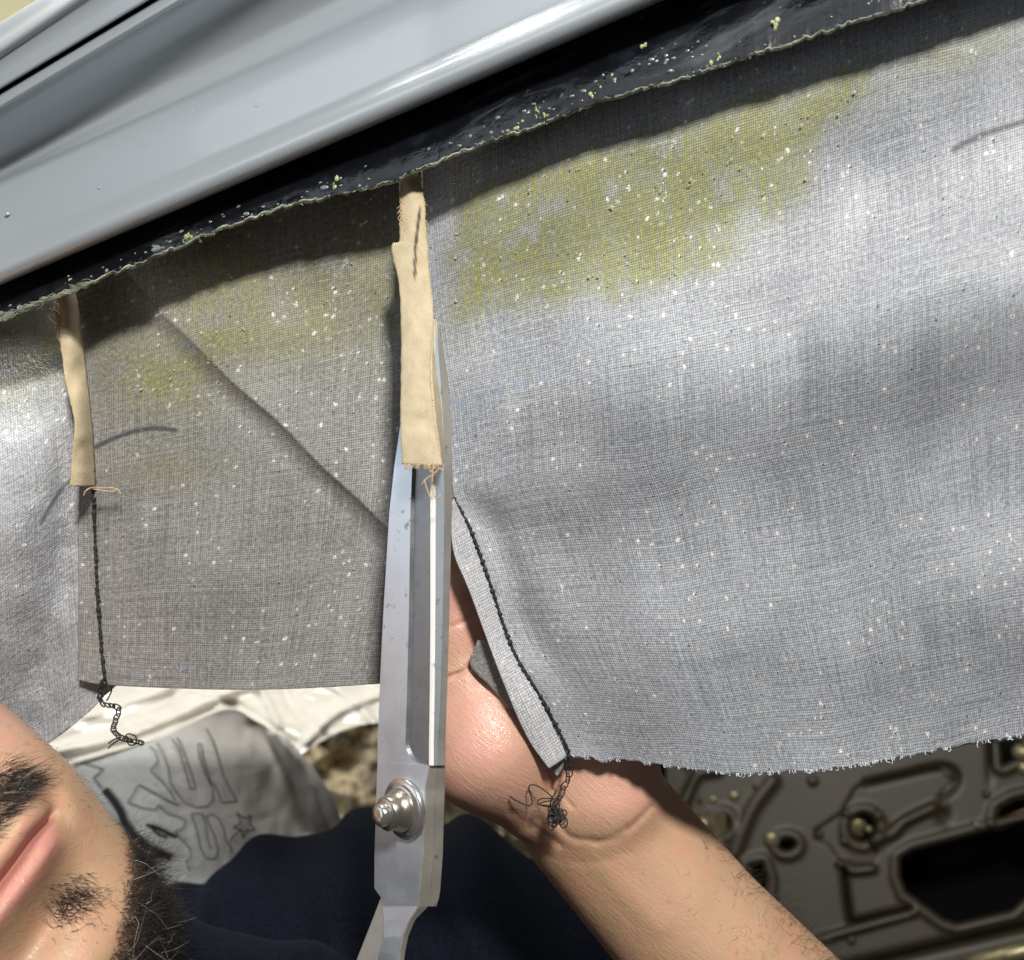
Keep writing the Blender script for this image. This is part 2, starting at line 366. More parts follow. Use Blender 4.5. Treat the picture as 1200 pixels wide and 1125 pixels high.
# setting: one dark shell behind the work
mk('workshop_wall', [U(-900, -700, 1.25), U(700, -700, 1.25), U(700, 500, 1.25), U(-900, 500, 1.25)], [(0, 1, 2, 3)], M['cream_wall'])['kind'] = 'structure'
mk('car_cavity', [U(-700, 500, 1.2), U(2000, 500, 1.2), U(2000, 1700, 1.2), U(-700, 1700, 1.2)], [(0, 1, 2, 3)], M['void'])['kind'] = 'structure'

# ------------------------------------------------------------------ silver rail
rail = empty('body_rail', P3(300, 200, .33))
rail_inv = rail.matrix_world.inverted() if False else None
def under(parent, o):
    """parent while keeping world geometry (meshes are written in world coordinates)"""
    o.parent = parent; o.matrix_parent_inverse = __import__('mathutils').Matrix.Translation(-parent.location); return o
tag(rail, 'smooth silver painted car body rail running diagonally across the top', 'body rail')
xs = np.linspace(-420, 1250, 180)
def railband(name, rows, mat, par):
    """rows: (y at x=0, slope, depth offset)"""
    V = []
    for y0, sl, dd in rows:
        d = DF(xs)-GAP-.003+dd
        V.append(U(xs, y0+sl*xs+1.6*np.sin(xs/260.), d))
    n = len(rows); o = mk(name, np.concatenate(V), gridf(n, len(xs)), mat); return under(par, o)
def prof(rows, n):
    p = poly(rows, n); return [tuple(r) for r in p]
low = prof([(326, -.432, .020), (333, -.430, .008), (334.5, -.430, .0005), (328, -.431, -.0035), (316, -.434, -.0050), (304, -.436, -.0036), (296, -.438, -.0012)], 40) \
    + prof([(296, -.438, -.0012), (285, -.440, .0004), (250, -.455, .0030), (226, -.465, .0060), (217, -.468, .0090), (213, -.470, .0125)], 40)[1:] \
    + prof([(213, -.470, .0125), (206, -.475, .0215), (192, -.490, .0240), (160, -.535, .0175), (140, -.575, .0110), (131, -.592, .0065), (127, -.597, .0035), (121, -.600, .0030), (112, -.602, .0055), (109.5, -.602, .0100)], 50)[1:]
railband('lower_flange', low, M['silver'], rail)
up = prof([(106, -.603, .0120), (105, -.604, .0060), (101, -.606, .0040), (86, -.625, .0048), (70, -.655, .0040), (63, -.672, .0022), (57, -.680, .0018), (51, -.682, .0040), (44, -.665, .0095), (28, -.625, .0150), (26, -.62, .028)], 60)
railband('upper_flange', up, M['silver'], rail)
railband('joint_gap_backing', [(120, -.6, .0125), (107, -.6, .0125), (95, -.61, .0125)], M['void'], rail)  # black backing added in the open joint, painted to stand for its shade
mb = MB()
for k in range(8):                                         # specks and drips in the paint
    x = random.uniform(0, 520); y0 = random.uniform(225, 300); y = y0-.45*x
    if y < 2: continue
    mb.ball(U(x, y, DF(x)-GAP-.0028+.0008), random.uniform(.00015, .0003), 8, (1.3, .4, .8))
mb.ball(U(8, 251, DF(8)-GAP-.0012), .0008, 10, (1.2, .5, .9))
under(rail, mb.build('paint_speck', M['silver']))['kind'] = 'stuff'

# ------------------------------------------------------------------ black edging strip with glue
strip = empty('edging_strip', P3(500, 190, .32)); tag(strip, 'glossy black rubber strip spotted with dried glue along the silver rail', 'strip')
xs2 = np.linspace(-250, 1390, 700)
rag = vnoise(xs2[:, None], .16, 3, 3)*3.4+vnoise(xs2[:, None], .02, 4)*2.5
def raily(x): return 334-.43*x
rows = []
nr = 26
for i in range(nr):
    t = i/(nr-1)
    y = lime(xs2)+rag*(1-t)**6+(raily(xs2)-22-lime(xs2))*t
    d = DF(xs2)-GAP+.0022*math.sin(t*math.pi*.9)+.010*t*t+.0004*vnoise(np.c_[xs2*.02, np.full_like(xs2, i*.25)], 1, 5)
    rows.append(U(xs2, y, d))
V = np.concatenate(rows); back = V.copy(); back[:, 1] += .0016
o = mk('rubber_sheet', V, gridf(nr, len(xs2)), M['black_strip']); under(strip, o)
# cut edge: thin pale band, uneven
ed = []
for k in range(6):
    a = k/5*math.pi
    y = lime(xs2)+rag+(-2.0+4.6*(.5-.5*math.cos(a)))*(1+.35*vnoise(xs2[:, None], .12, 8+k, 2))
    d = DF(xs2)-GAP-.0007*math.sin(a)+.0016*(k/5)+.0003*vnoise(xs2[:, None], .3, 9+k, 2)
    ed.append(U(xs2, y, d))
under(strip, mk('cut_edge', np.concatenate(ed), gridf(6, len(xs2)), M['cut_edge']))
mb = MB(); mg = MB()
for k in range(430):
    x = random.uniform(-60, 1180); t = random.betavariate(1.6, 2.6)
    y = float(lime(x)+(raily(x)-lime(x))*t*.85)-2
    if mnoise.noise((x*.012, 3.1, 0)) + random.uniform(-.5, .4) < -.15: continue
    dd = float(DF(x)-GAP+.0022*math.sin(t*math.pi*.77)+.0072*t*t)
    mb.ball(U(x, y, dd-.0002), random.uniform(.00025, .0008)*random.uniform(.7, 1.2), 8, (random.uniform(.9, 1.9), .35, random.uniform(.7, 1.1)))
for (x, y, a, bq) in ((398, 210, .0021, 1), (223, 277, .0012, 1), (397, 219, .0014, 1), (695, 114, .0010, 1), (705, 104, .0010, 1), (714, 92, .0009, 1), (630, 132, .0010, 1), (910, 30, .0016, 1), (756, 55, .0012, 1), (640, 135, .0017, 1), (605, 147, .0014, 1), (80, 330, .0012, 1), (840, 70, .0014, 1)):
    tt = np.clip((lime(x)-y)/(lime(x)-raily(x)+22), 0, 1); dd = float(DF(x)-GAP+.0022*math.sin(tt*math.pi*.9)+.010*tt*tt)
    
    for j in range(7): mg.ball(U(x+random.gauss(0, 4.5), y+random.gauss(0, 3.5), dd-.0001), a*random.uniform(.15, .55), 8, (random.uniform(.7, 1.4), .4, random.uniform(.8, 1.6)))
under(strip, mb.build('glue_drop', M['glue']))['kind'] = 'stuff'
under(strip, mg.build('glue_blob', M['glue_green']))['kind'] = 'stuff'
# frayed fibres of the cut edge, mostly at the left end
mf = MB()
for k in range(420):
    x = random.choice((random.uniform(-60, 110), random.uniform(-60, 110), random.uniform(100, 1150)))
    y = float(lime(x)); d = float(DF(x)-GAP-.0006); L = random.uniform(5, 17) if x < 110 else random.uniform(1.5, 4.5); a = random.gauss(2.75, .25) if x < 110 else random.gauss(2.7, .9)
    p0 = np.array([x, y]); p1 = p0+L*np.array([math.cos(a), math.sin(a)*.8]); pm = (p0+p1)/2+rng.normal(0, 2, 2)
    mf.tube(poly([U(*p0, d), U(*pm, d-.0006), U(*p1, d-.0003)], 5), .00011, 3)
under(strip, mf.build('frayed_fibre', M['cut_edge']))['kind'] = 'stuff'

# ------------------------------------------------------------------ headliner cloth
head = empty('headliner_cloth', P3(600, 500, .34))
tag(head, 'grey woven headliner cloth with black seams and yellow glue stains hanging from the rail', 'cloth')
def coons(top, bot, left, right, nu, nv):
    T = poly(top, nu); B = poly(bot, nu); L = poly(left, nv); Rr = poly(right, nv)
    s = np.linspace(0, 1, nu)[None, :, None]; t = np.linspace(0, 1, nv)[:, None, None]
    S = (1-t)*T[None]+t*B[None]+(1-s)*L[:, None]+s*Rr[:, None]-((1-s)*(1-t)*T[0]+s*(1-t)*T[-1]+(1-s)*t*B[0]+s*t*B[-1])
    return S
def seg(px, py, pts):
    """distance in px to a polyline"""
    d = np.full(px.shape, 1e9)
    p = poly(pts, 40)
    for a, b in zip(p[:-1], p[1:]):
        ab = b-a; t = np.clip(((px-a[0])*ab[0]+(py-a[1])*ab[1])/(ab@ab), 0, 1)
        d = np.minimum(d, np.hypot(px-a[0]-t*ab[0], py-a[1]-t*ab[1]))
    return d
STITCH = [(531.5, 583), (551, 620), (573, 680), (601, 761), (636, 821), (665, 878)]
def DR(px, py):
    base = DF(px)+.006*smooth(60, 220, py-lime(px))+(py-500)/600*.010*smooth(450, 700, px)*1.0
    base = base + .014*smooth(560, 1000, py)*smooth(700, 1200, px)
    # main swell: cloth comes forward down to a crest then falls back
    yc = interp([(500, 495), (600, 495), (800, 465), (1000, 415), (1200, 345), (1400, 280)], px)
    amp = .0135*smooth(500, 800, px)+.003
    up_ = np.exp(-((np.minimum(py-yc, 0))/150.)**2); dn = np.exp(-((np.maximum(py-yc, 0))/125.)**2)
    b = amp*np.where(py < yc, up_, dn)
    # lower swell
    y2 = interp([(600, 700), (800, 735), (1000, 740), (1200, 700)], px)
    b = b+.0045*smooth(560, 760, px)*np.exp(-((py-y2)/100.)**2)
    b = b+.0020*np.exp(-(((px-1120)/110.)**2+((py-640)/70.)**2))
    # crease beside the seam
    ds = seg(px, py, STITCH)
    b = b-.0035*np.exp(-((ds-26)/22.)**2)*smooth(560, 620, py)*(1-smooth(720, 830, py))*(px > 520)
    # soft radiating folds from the top of the seam
    ang = np.arctan2(py-560, px-480); rr = np.hypot(px-480, py-560)
    b = b+.0008*np.sin(ang*9+.6)*smooth(60, 200, rr)*(1-smooth(350, 620, rr))
    b = b+.0007*vnoise(np.stack([px, py], -1), 1/130., 11, 2)
    b = b+.0010*np.sin((py+.33*px)/34.)*smooth(880, 1100, px)*smooth(180, 300, py)*(1-smooth(600, 760, py))*.6
    b = b-.0065*np.exp(-(((px-715)/75.)**2+((py-895)/95.)**2))
    return base-b
def marks_right(px, py):
    dy = py-lime(px)
    edge = 1020-(py-110)*.66
    n = vnoise(np.stack([px, py], -1), 1/70., 21, 3)
    st = smooth(-18, 50, edge-px+n*45)*smooth(515, 560, px+n*22)*smooth(30, 70, dy)*(1-smooth(180, 262, dy+n*55))
    st = st*(.80+.35*vnoise(np.stack([px, py], -1), 1/40., 22, 2))
    st = np.maximum(st, .95*np.exp(-(((px-955)/62.)**2+((py-128+.32*(px-955))/26.)**2)))
    st = np.maximum(st, .75*np.exp(-(((px-545)/14.)**2+((py-300)/75.)**2)))
    st = np.maximum(st, .45*np.exp(-(((px-1120)/70.)**2+((py-60+.3*(px-1120))/25.)**2)))
    st = np.maximum(st, .55*np.exp(-(((px-640)/5.)**2)) * smooth(212, 230, py)*(1-smooth(290, 320, py))*0)
    pen = smooth(5, 2.2, seg(px, py, [(1118, 176), (1130, 168), (1160, 155), (1215, 138)]))
    blue = smooth(6, 2.5, seg(px, py, [(530, 478), (580, 462), (625, 442), (652, 432)]))*smooth(-.25, .25, np.sin(px/3.7)+.6*np.sin(px/1.9+1))*.8
    pen = np.maximum(pen, .45*blue*smooth(620, 545, px))
    return np.stack([np.clip(st, 0, 1), np.clip(pen*.85, 0, 1), np.clip(blue*.9, 0, 1)], -1)
def cloth(name, S, depth, mat, marks, usz, vsz, flip=False):
    px, py = S[..., 0], S[..., 1]; d = depth(px, py); V = U(px, py, d)
    nv, nu = px.shape
    uu = np.linspace(0, usz, nu)[None]+0*px; vv = np.linspace(0, vsz, nv)[:, None]+0*px
    mkk = marks(px, py); U2 = np.stack([uu, vv], -1)
    sn = .5+.5*vnoise(U2, 1/26., 23, 4)
    mkk[..., 0] = np.clip(mkk[..., 0]*smooth(.02, .50, sn)*1.1, 0, 1)
    cloud = np.clip(.5+.75*vnoise(U2, 1/60., 24, 4), 0, 1)
    mkk = np.concatenate([mkk, cloud[..., None]], -1).reshape(-1, 4)
    uu = uu+4.5*vnoise(U2, 1/110., 25, 2); vv = vv+4.5*vnoise(U2, 1/110., 26, 2)
    o = mk(name, V.reshape(-1, 3), gridf(nv, nu), mat, None, True, np.stack([uu, -vv], -1).reshape(-1, 2), {'marks': mkk})
    sol = o.modifiers.new('thickness', 'SOLIDIFY'); sol.thickness = .0007; sol.offset = 1
    return under(head, o)
S = coons([(492, 170), (600, 118), (800, 45), (1000, -22), (1200, -92), (1360, -148)],
          [(665, 886), (740, 893), (817, 902), (863, 908), (916, 905), (978, 901), (1066, 886), (1123, 875), (1200, 862), (1360, 838)],
          [(492, 170), (499, 300), (516, 430), (528, 540), (531.5, 583), (551, 620), (573, 680), (601, 761), (636, 821), (665, 886)],
          [(1360, -148), (1365, 300), (1360, 838)], 330, 290)
# ragged cut along the lower edge
ragb = vnoise(np.linspace(0, 60, S.shape[1])[:, None], 1., 31, 2)*2.2+np.maximum(0, vnoise(np.linspace(0, 110, S.shape[1])[:, None], 1., 32, 1)-.35)*7
S[..., 1] += ragb[None]*smooth(.97, 1., np.linspace(0, 1, S.shape[0]))[:, None]
panel_r = cloth('cloth_panel', S, DR, M['cloth_right'], marks_right, 880, 760)
tag(panel_r, 'right cloth panel with a yellow green stain below the rail')

def DM(px, py):
    base = DF(px)+.003+.004*smooth(400, 800, py)
    # overlapping fold: right of the line the cloth lies nearer
    lx = interp([(300, 125), (325, 150), (400, 226), (500, 329), (560, 391), (622, 460), (700, 545)], py)
    lx = lx+2.5*np.sin(py/37.)+1.5*np.sin(py/15.)
    s = (px-lx)*.72
    fw = interp([(300, 8), (380, 4.0), (480, 1.7), (620, 1.1)], py)
    fold = np.where(s > 0, np.exp(-(np.maximum(s, 0)/120.)**1.2), np.exp(-np.maximum(-s, 0)/(7+1.3*fw)))
    grow = smooth(290, 400, py)
    b = .0040*fold*(.35+.65*grow)
    b = b-.0006*np.exp(-((s+20)/12.)**2)*grow
    b = b+.0014*vnoise(np.stack([px, py], -1), 1/120., 41, 2)+.0012*np.sin(px/55.+py/140.)
    b = b+.003*np.exp(-(((px-280)/90.)**2+((py-700)/90.)**2))
    b = b-.004*smooth(420, 480, px)*smooth(420, 520, py)-.007*smooth(478, 512, px)
    return base-b
def marks_mid(px, py):
    n = vnoise(np.stack([px, py], -1), 1/55., 51, 3)
    g2 = lambda x, y, a, b: np.exp(-(((px-x)/a)**2+((py-y)/b)**2))
    st = np.maximum.reduce([1.0*g2(285, 392, 75, 36), .9*g2(190, 430, 80, 55), .85*g2(330, 350, 150, 75), .55*g2(420, 300, 60, 60), .5*g2(160, 400, 60, 60), .35*g2(200, 545, 70, 25)])*(.8+.6*n)
    pen = smooth(3.6, 1.4, seg(px, py, [(112, 524), (135, 513), (160, 505), (182, 502), (205, 504)]))
    blue = .7*g2(215, 782, 6, 3)+.8*g2(163, 791, 4, 4)
    return np.clip(np.stack([st, pen*1.2, blue], -1), 0, 1)
S = coons([(76, 318), (200, 262), (330, 218), (530, 158)], [(91, 797), (128, 803), (250, 808), (350, 807), (482, 799)],
          [(76, 318), (93, 450), (92, 600), (91, 797)], [(530, 158), (532, 400), (522, 560), (482, 799)], 310, 420)
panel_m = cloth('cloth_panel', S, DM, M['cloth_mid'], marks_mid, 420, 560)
tag(panel_m, 'middle cloth panel creased by a diagonal fold beside the scissors')
def DL(px, py):
    base = DF(100)+.0065+.004*smooth(400, 800, py)
    x = 110-px
    b = .020*smooth(0, 150, x)*np.exp(-((py-610)/150.)**2)-.010*smooth(0, 60, x)*np.exp(-((py-380)/80.)**2)
    b = b+.004*np.sin(px/30.+py/90.)*smooth(10, 60, x)+.0018*vnoise(np.stack([px, py], -1), 1/60., 61, 3)
    return base-b
def marks_left(px, py):
    g2 = lambda x, y, a, b: np.exp(-(((px-x)/a)**2+((py-y)/b)**2))
    st = .7*np.maximum(g2(55, 415, 60, 32), .7*g2(0, 440, 50, 40))
    pen = .8*smooth(3.2, 1.2, seg(px, py, [(84, 562), (72, 573), (60, 592), (48, 613)]))
    return np.clip(np.stack([st, pen, 0*st], -1), 0, 1)
S = coons([(-220, 455), (0, 352), (110, 305)], [(-220, 1005), (-60, 940), (20, 890), (60, 868), (100, 838), (120, 818), (140, 800)],
          [(-220, 455), (-220, 1005)], [(110, 305), (122, 550), (140, 800)], 220, 300)
panel_l = cloth('cloth_panel', S, DL, M['cloth_left'], marks_left, 330, 480)
tag(panel_l, 'left cloth panel with a shiny glue patch')

# hem strip (seam allowance) and the cut remnant behind it
def ribbon(name, A, B, dA, dB, n, m, mat, usz, vsz, bulge=0., marks=None, thick=.0007, ragged=0., seed=0):
    """band between pixel polylines A and B; dA, dB: depth functions or arrays"""
    a = poly(A, n); b = poly(B, n)
    t = np.linspace(0, 1, m)[None, :, None]
    S = a[:, None]*(1-t)+b[:, None]*t
    if ragged:
        S[:, 0] += ragged*vnoise(np.linspace(0, n*.5, n)[:, None], 1, seed, 2)[:, None]*np.array([1, .3]); S[:, -1] += ragged*vnoise(np.linspace(0, n*.5, n)[:, None], 1, seed+1, 2)[:, None]*np.array([1, .3])
    px, py = S[..., 0], S[..., 1]
    da = dA(a[:, 0], a[:, 1])[:, None]; db = dB(b[:, 0], b[:, 1])[:, None]; tt = t[..., 0]
    d = da*(1-tt)+db*tt-bulge*np.sin(tt*np.pi)*(1+.9*vnoise(np.linspace(0, n/14., n)[:, None], 1., seed+5, 2)[:, None])
    V = U(px, py, d)
    uu = tt*usz+0*px; vv = np.linspace(0, vsz, n)[:, None]+0*px
    mk_ = np.c_[marks(px, py, tt+0*px).reshape(-1, 3) if marks else np.zeros((n*m, 3)), np.full(n*m, .5)]
    o = mk(name, V.reshape(-1, 3), gridf(n, m), mat, None, True, np.stack([uu, -vv], -1).reshape(-1, 2), {'marks': mk_})
    if thick: s = o.modifiers.new('thickness', 'SOLIDIFY'); s.thickness = thick; s.offset = 0
    return under(head, o)
HEML = [(529, 590), (531, 645), (550.6, 695), (586, 791), (616, 861), (643, 901)]
HEMR = STITCH[:-1]+[(664, 887)]
hem = ribbon('seam_allowance', HEML, HEMR, lambda x, y: DR(x+30, y)-.0050, lambda x, y: DR(x, y)-.0012, 90, 16, M['cloth_hem'], 36, 340, .0008)
ribbon('cloth_remnant', [(560, 750), (551, 779), (576, 806), (608, 842), (636, 885), (653, 911)], [(566, 750), (592, 780), (606, 815), (625, 850), (648, 885), (666, 889)],
       lambda x, y: DR(x+40, y)+.0022, lambda x, y: DR(x+25, y)+.0008, 70, 10, M['cloth_mid'], 40, 250, 0)
# stitching
def stitch(name, pts, dep, px_r, n, wob, parent=None):
    p = poly(pts, n); i = np.arange(n)
    p = p+np.c_[np.sin(i*1.9)*wob+rng.normal(0, wob*.4, n), np.cos(i*1.1)*wob*.3]
    d = dep(p[:, 0], p[:, 1]); V = U(p[:, 0], p[:, 1], d)
    r = px_r*.00029*(1+.20*np.sin(i*math.pi*2/4.5)+.22*rng.normal(0, 1, n)); r = np.maximum(r, px_r*.00015)
    return under(head, MB().tube(V, r, 7).build(name, M['thread']))
stitch('seam_stitch', STITCH+[(666, 892)], lambda x, y: DR(x, y)-.0022, 2.1, 170, .55)
stitch('seam_stitch', [(109, 566), (111, 620), (114, 690), (119, 760), (123, 797)], lambda x, y: DM(x, y)-.0010, 1.9, 130, .5)
def chain(name, pts, d0, link, wpx, rpx, extra=()):
    mb = MB(); p = poly(pts, 200); s = np.r_[0, np.cumsum(np.linalg.norm(np.diff(p, axis=0), axis=1))]
    L = s[-1]; k = 0; x = 0
    while x < L-2:
        ln = link*random.uniform(.8, 1.25); c = x+ln/2; cx = np.interp(c, s, p[:, 0]); cy = np.interp(c, s, p[:, 1])
        ax = np.interp(min(c+2, L), s, p[:, 0])-np.interp(max(c-2, 0), s, p[:, 0]); ay = np.interp(min(c+2, L), s, p[:, 1])-np.interp(max(c-2, 0), s, p[:, 1])
        a = math.atan2(ay, ax)+random.gauss(0, .22); w = wpx*random.uniform(.6, 1.15)
        th = np.linspace(0, 2*np.pi, 15); ex = np.cos(th)*ln*.62; ey = np.sin(th)*w*.5*(1+.25*np.cos(th))
        qx = cx+ex*math.cos(a)-ey*math.sin(a); qy = cy+ex*math.sin(a)+ey*math.cos(a)
        dd = d0+.0007*np.sin(th+k)*random.uniform(.4, 1)
        mb.tube(U(qx, qy, dd), rpx*.0003, 5); x += ln*.78; k += 1
    for e in extra:
        q = poly(e, 24); mb.tube(U(q[:, 0], q[:, 1], d0-.0006+.0008*np.sin(np.linspace(0, 5, 24))), rpx*.0003, 5)
    return under(head, mb.build(name, M['thread']))
chain('thread_tail', [(123, 796), (119, 806), (117, 818), (121, 825), (132, 827), (139, 831), (136, 843), (133, 855), (140, 863), (150, 867), (164, 870)], DM(123, 797).item()-.0015, 7.0, 5.5, .95,
      [[(131, 804), (130, 812), (125, 821)], [(141, 864), (133, 867), (127, 871)], [(141, 866), (132, 872), (127, 877)], [(146, 864), (150, 860), (158, 862), (160, 866)], [(148, 868), (152, 873), (158, 872), (160, 868)], [(160, 867), (166, 869), (165, 874)], [(120, 800), (122, 808), (120, 815)]])
dt = DR(np.array(665.), np.array(885.)).item()
curl = [[(597, 933.5), (610, 941), (620, 944), (624, 940), (620, 926), (620, 921), (626, 919.5), (635, 924), (644, 931), (648, 936)],
        [(652, 927), (648, 933), (645, 939)], [(647, 936), (634, 936), (630, 941), (640, 945), (648, 942)], [(647, 938), (636, 940), (632, 943), (644, 944)]]
knot = []
for k in range(15):
    c = np.array([652, 957])+rng.normal(0, 1, 2)*np.array([3, 4]); th = np.linspace(0, 2*np.pi, 14); a = random.uniform(0, 3.1)
    e = np.c_[np.cos(th)*random.uniform(6, 12), np.sin(th)*random.uniform(3, 7)]
    knot.append((c+np.c_[e[:, 0]*math.cos(a)*.75-e[:, 1]*math.sin(a), e[:, 0]*math.sin(a)+e[:, 1]*math.cos(a)]).tolist())
chain('thread_tail', [(665, 886), (667, 905), (662, 920), (656, 935), (650, 943), (650, 958)], dt-.003, 12, 6.5, .8, curl+knot)

# tan listing sleeves (cloth loops sewn to the headliner)
def marks_tan(px, py, t):
    ed_ = np.exp(-(t/.10)**2)+np.exp(-((1-t)/.10)**2)
    n = .5+.5*vnoise(np.stack([px, py], -1), 1/9., 71, 2)
    tear = smooth(2.2, .8, np.abs(px-interp([(225, 494), (260, 490), (290, 487), (335, 486)], py)))*smooth(238, 250, py)*(1-smooth(322, 334, py))
    return np.clip(np.stack([ed_*n*smooth(360, 250, py)*.9, tear*.9, 0*t], -1), 0, 1)
def dTan(x, y): return interp([(180, .336), (215, .328), (240, .3250), (300, .3185), (350, .3115), (400, .3045), (480, .2955), (560, .2895)], y)
ribbon('listing_sleeve', [(468, 175), (469, 225), (470, 262), (468, 284), (459.5, 287), (462, 305), (468, 335), (471, 380), (471, 440), (470, 490), (472, 544)],
       [(488, 175), (491, 205), (497, 240), (499, 270), (503, 320), (508, 372), (504, 425), (507, 475), (513, 520), (519, 546)],
       lambda x, y: dTan(x, y)+.0012, dTan, 150, 18, M['tan'], 50, 350, .0016, marks_tan, .0009, 1.0, 72)
ribbon('listing_fold', [(508, 374), (504, 425), (507, 475), (513, 520), (517, 546)], [(514, 384), (518, 420), (518, 470), (518.5, 515), (518.6, 540)],
       lambda x, y: dTan(x, y)+.0002, lambda x, y: dTan(x, y)+.011, 60, 10, M['tan'], 14, 170, 0, None, .0008, .5, 75)
def dTan2(x, y): return DF(x)-.004-.006*smooth(380, 500, y)
def marks_tan2(px, py, t): return np.stack([.25*np.exp(-(t/.15)**2), 0*t, 0*t], -1)
ribbon('listing_sleeve', [(72, 330), (70, 372), (71, 400), (76, 440), (84, 478), (88, 498), (85, 530), (82, 570)], [(84, 325), (90, 355), (95, 390), (101, 440), (107, 495), (110, 540), (111, 570)],
       lambda x, y: dTan2(x, y)-.002, lambda x, y: DM(x, y)-.0016, 110, 14, M['tan'], 32, 250, .0022, marks_tan2, .0008, .8, 77)
mf = MB()
for k in range(46):                                            # frayed edge of the left sleeve, its lower corner threads
    y = random.uniform(340, 402); x = float(interp([(340, 72), (372, 70), (402, 71)], y)); d = float(dTan2(x, y))-.0022
    q = [(x, y), (x-random.uniform(1, 5), y-random.uniform(1, 7)), (x-random.uniform(3, 7), y-random.uniform(4, 14))]; q = poly(q, 6)
    mf.tube(U(q[:, 0], q[:, 1], np.full(6, d)), .00013, 4)
for q in ([(70, 382), (62, 377), (55, 370)], [(70, 378), (64, 368), (58, 361)], [(110, 571), (122, 572), (134, 572), (141, 577), (140, 581)], [(109, 573), (122, 575), (133, 576), (138, 572)], [(106, 572), (100, 576), (98, 581)], [(110, 571), (103, 573), (99, 577)]):
    q = poly(q, 12); mf.tube(U(q[:, 0], q[:, 1], np.full(12, .3475)), .00022, 5)
for k in range(60):
    y = random.uniform(200, 262); s_ = random.choice((0, 1)); x = float(interp([(200, 469), (262, 470)], y) if s_ == 0 else interp([(200, 491), (262, 499)], y)); d = float(dTan(x, y))
    q = poly([(x, y), (x+random.gauss(0, 2), y+random.uniform(2, 6)), (x+random.gauss(0, 2.5), y+random.uniform(6, 14))], 6); mf.tube(U(q[:, 0], q[:, 1], np.full(6, d-.0004)), .00014, 4)
for k in range(36):
    x = random.uniform(472, 519); q = poly([(x, 544), (x+random.gauss(0, .8), 546.5), (x+random.gauss(0, 1.2), 548+random.uniform(0, 3))], 5); mf.tube(U(q[:, 0], q[:, 1], np.full(5, .2893)), .00012, 4)
for q in ([(508, 547), (507, 556), (507, 566)], [(505, 557), (498, 563), (494, 568)], [(497, 562), (500, 572), (504, 582), (508, 585)], [(503, 551), (509, 554), (516, 549), (520, 553)], [(509, 556), (512, 553), (505, 560)], [(506, 570), (510, 584), (517, 580)]):
    q = poly(q, 12); mf.tube(U(q[:, 0], q[:, 1], np.full(12, .2880)), .00020, 5)
under(head, mf.build('frayed_thread', M['tan_thread']))['kind'] = 'stuff'
mf = MB(); cnt = 0
while cnt < 90:                                               # dried glue crumbs caught in the weave
    if random.random() < .7: x, y = random.uniform(530, 1040), random.uniform(90, 400); mkv = marks_right(np.array([[x]]), np.array([[y]]))[0, 0, 0]; dz = DR
    else: x, y = random.uniform(115, 455), random.uniform(300, 480); mkv = marks_mid(np.array([[x]]), np.array([[y]]))[0, 0, 0]; dz = DM
    if mkv*random.random() < .30: continue
    c0 = U(x, y, dz(np.array([x]), np.array([y]))[0]-.0007); k_ = random.choice((1, 1, 2, 3))
    for j in range(k_): mf.ball(c0+rng.normal(0, .0004, 3)*np.array([1, .2, 1]), random.uniform(.00010, .00028), 6, (random.uniform(.6, 2.0), .35, random.uniform(.6, 1.8)))
    cnt += 1
under(head, mf.build('glue_crumb', M['glue_crumb']))['kind'] = 'stuff'
# white hem threads sticking out along the cut lower edge of the right panel
mf = MB()
botR = poly([(665, 886), (740, 893), (817, 902), (863, 908), (916, 905), (978, 901), (1066, 886), (1123, 875), (1200, 862), (1300, 848)], 400)
for k in range(120):
    q0 = botR[random.randrange(400)]; L = random.uniform(.6, 2.6)*(2.4 if random.random() < .06 else 1)
    d = DR(q0[0], np.array(q0[1]-4.)).item()-.0006
    q = poly([(q0[0], q0[1]-2), (q0[0]+random.gauss(.3, 1), q0[1]+L*.5), (q0[0]+random.gauss(.8, 1.6), q0[1]+L)], 5)
    mf.tube(U(q[:, 0], q[:, 1], np.full(5, d)), random.uniform(.00008, .0002), 4)
M['white_thread'] = newmat('white_thread', (.62, .64, .68), .8)[0]
under(head, mf.build('hem_thread', M['white_thread']))['kind'] = 'stuff'

# ------------------------------------------------------------------ scissors
SCI = empty('scissors', P3(470, 945, .305)); tag(SCI, 'steel tailor scissors pointing up with a domed pivot bolt', 'scissors')
# rows down the length: y, left edge, hollow left, hollow right, ridge left, ridge right, front-blade side, outer side
KF, KS = .000225, .00029
def dR(y): return interp([(370, .3085), (545, .298), (945, .293), (1130, .297), (1500, .30)], y)
rowsF = [(374, 508, 509, 509.6, 510, 510.6, 511.2, 512), (400, 497, 502, 507, 508, 510, 513, 517.5), (440, 484, 493, 504.5, 506, 509, 516, 525), (494, 469, 487, 503, 505, 509, 519.5, 529),
         (545, 461.5, 483, 502.5, 505, 509.5, 520.5, 530), (600, 455.5, 481, 503, 505.2, 509.8, 521, 529.5), (726, 448, 479, 503.5, 505.2, 509.3, 518.8, 526.5), (811, 444, 477, 503, 504.6, 508.6, 516.5, 524),
         (871, 441.5, 475, 502, 503.6, 507.6, 513.5, 522)]
def rowat(y, k): return interp([(r[0], r[k]) for r in rowsF], y)
ys = np.linspace(374, 897, 160)
def hol_l(y):
    r = rowat(y, 2); e = np.clip((y-868)/29., 0, 1)
    return r+(rowat(y, 3)-r)*(1-np.sqrt(np.clip(1-e**2.2, 0, 1)))*.96
nrm = np.array([-.69, -.72, 0.0])
tk = (.12+.88*smooth(374, 520, np.linspace(374, 897, 160)))[:, None]
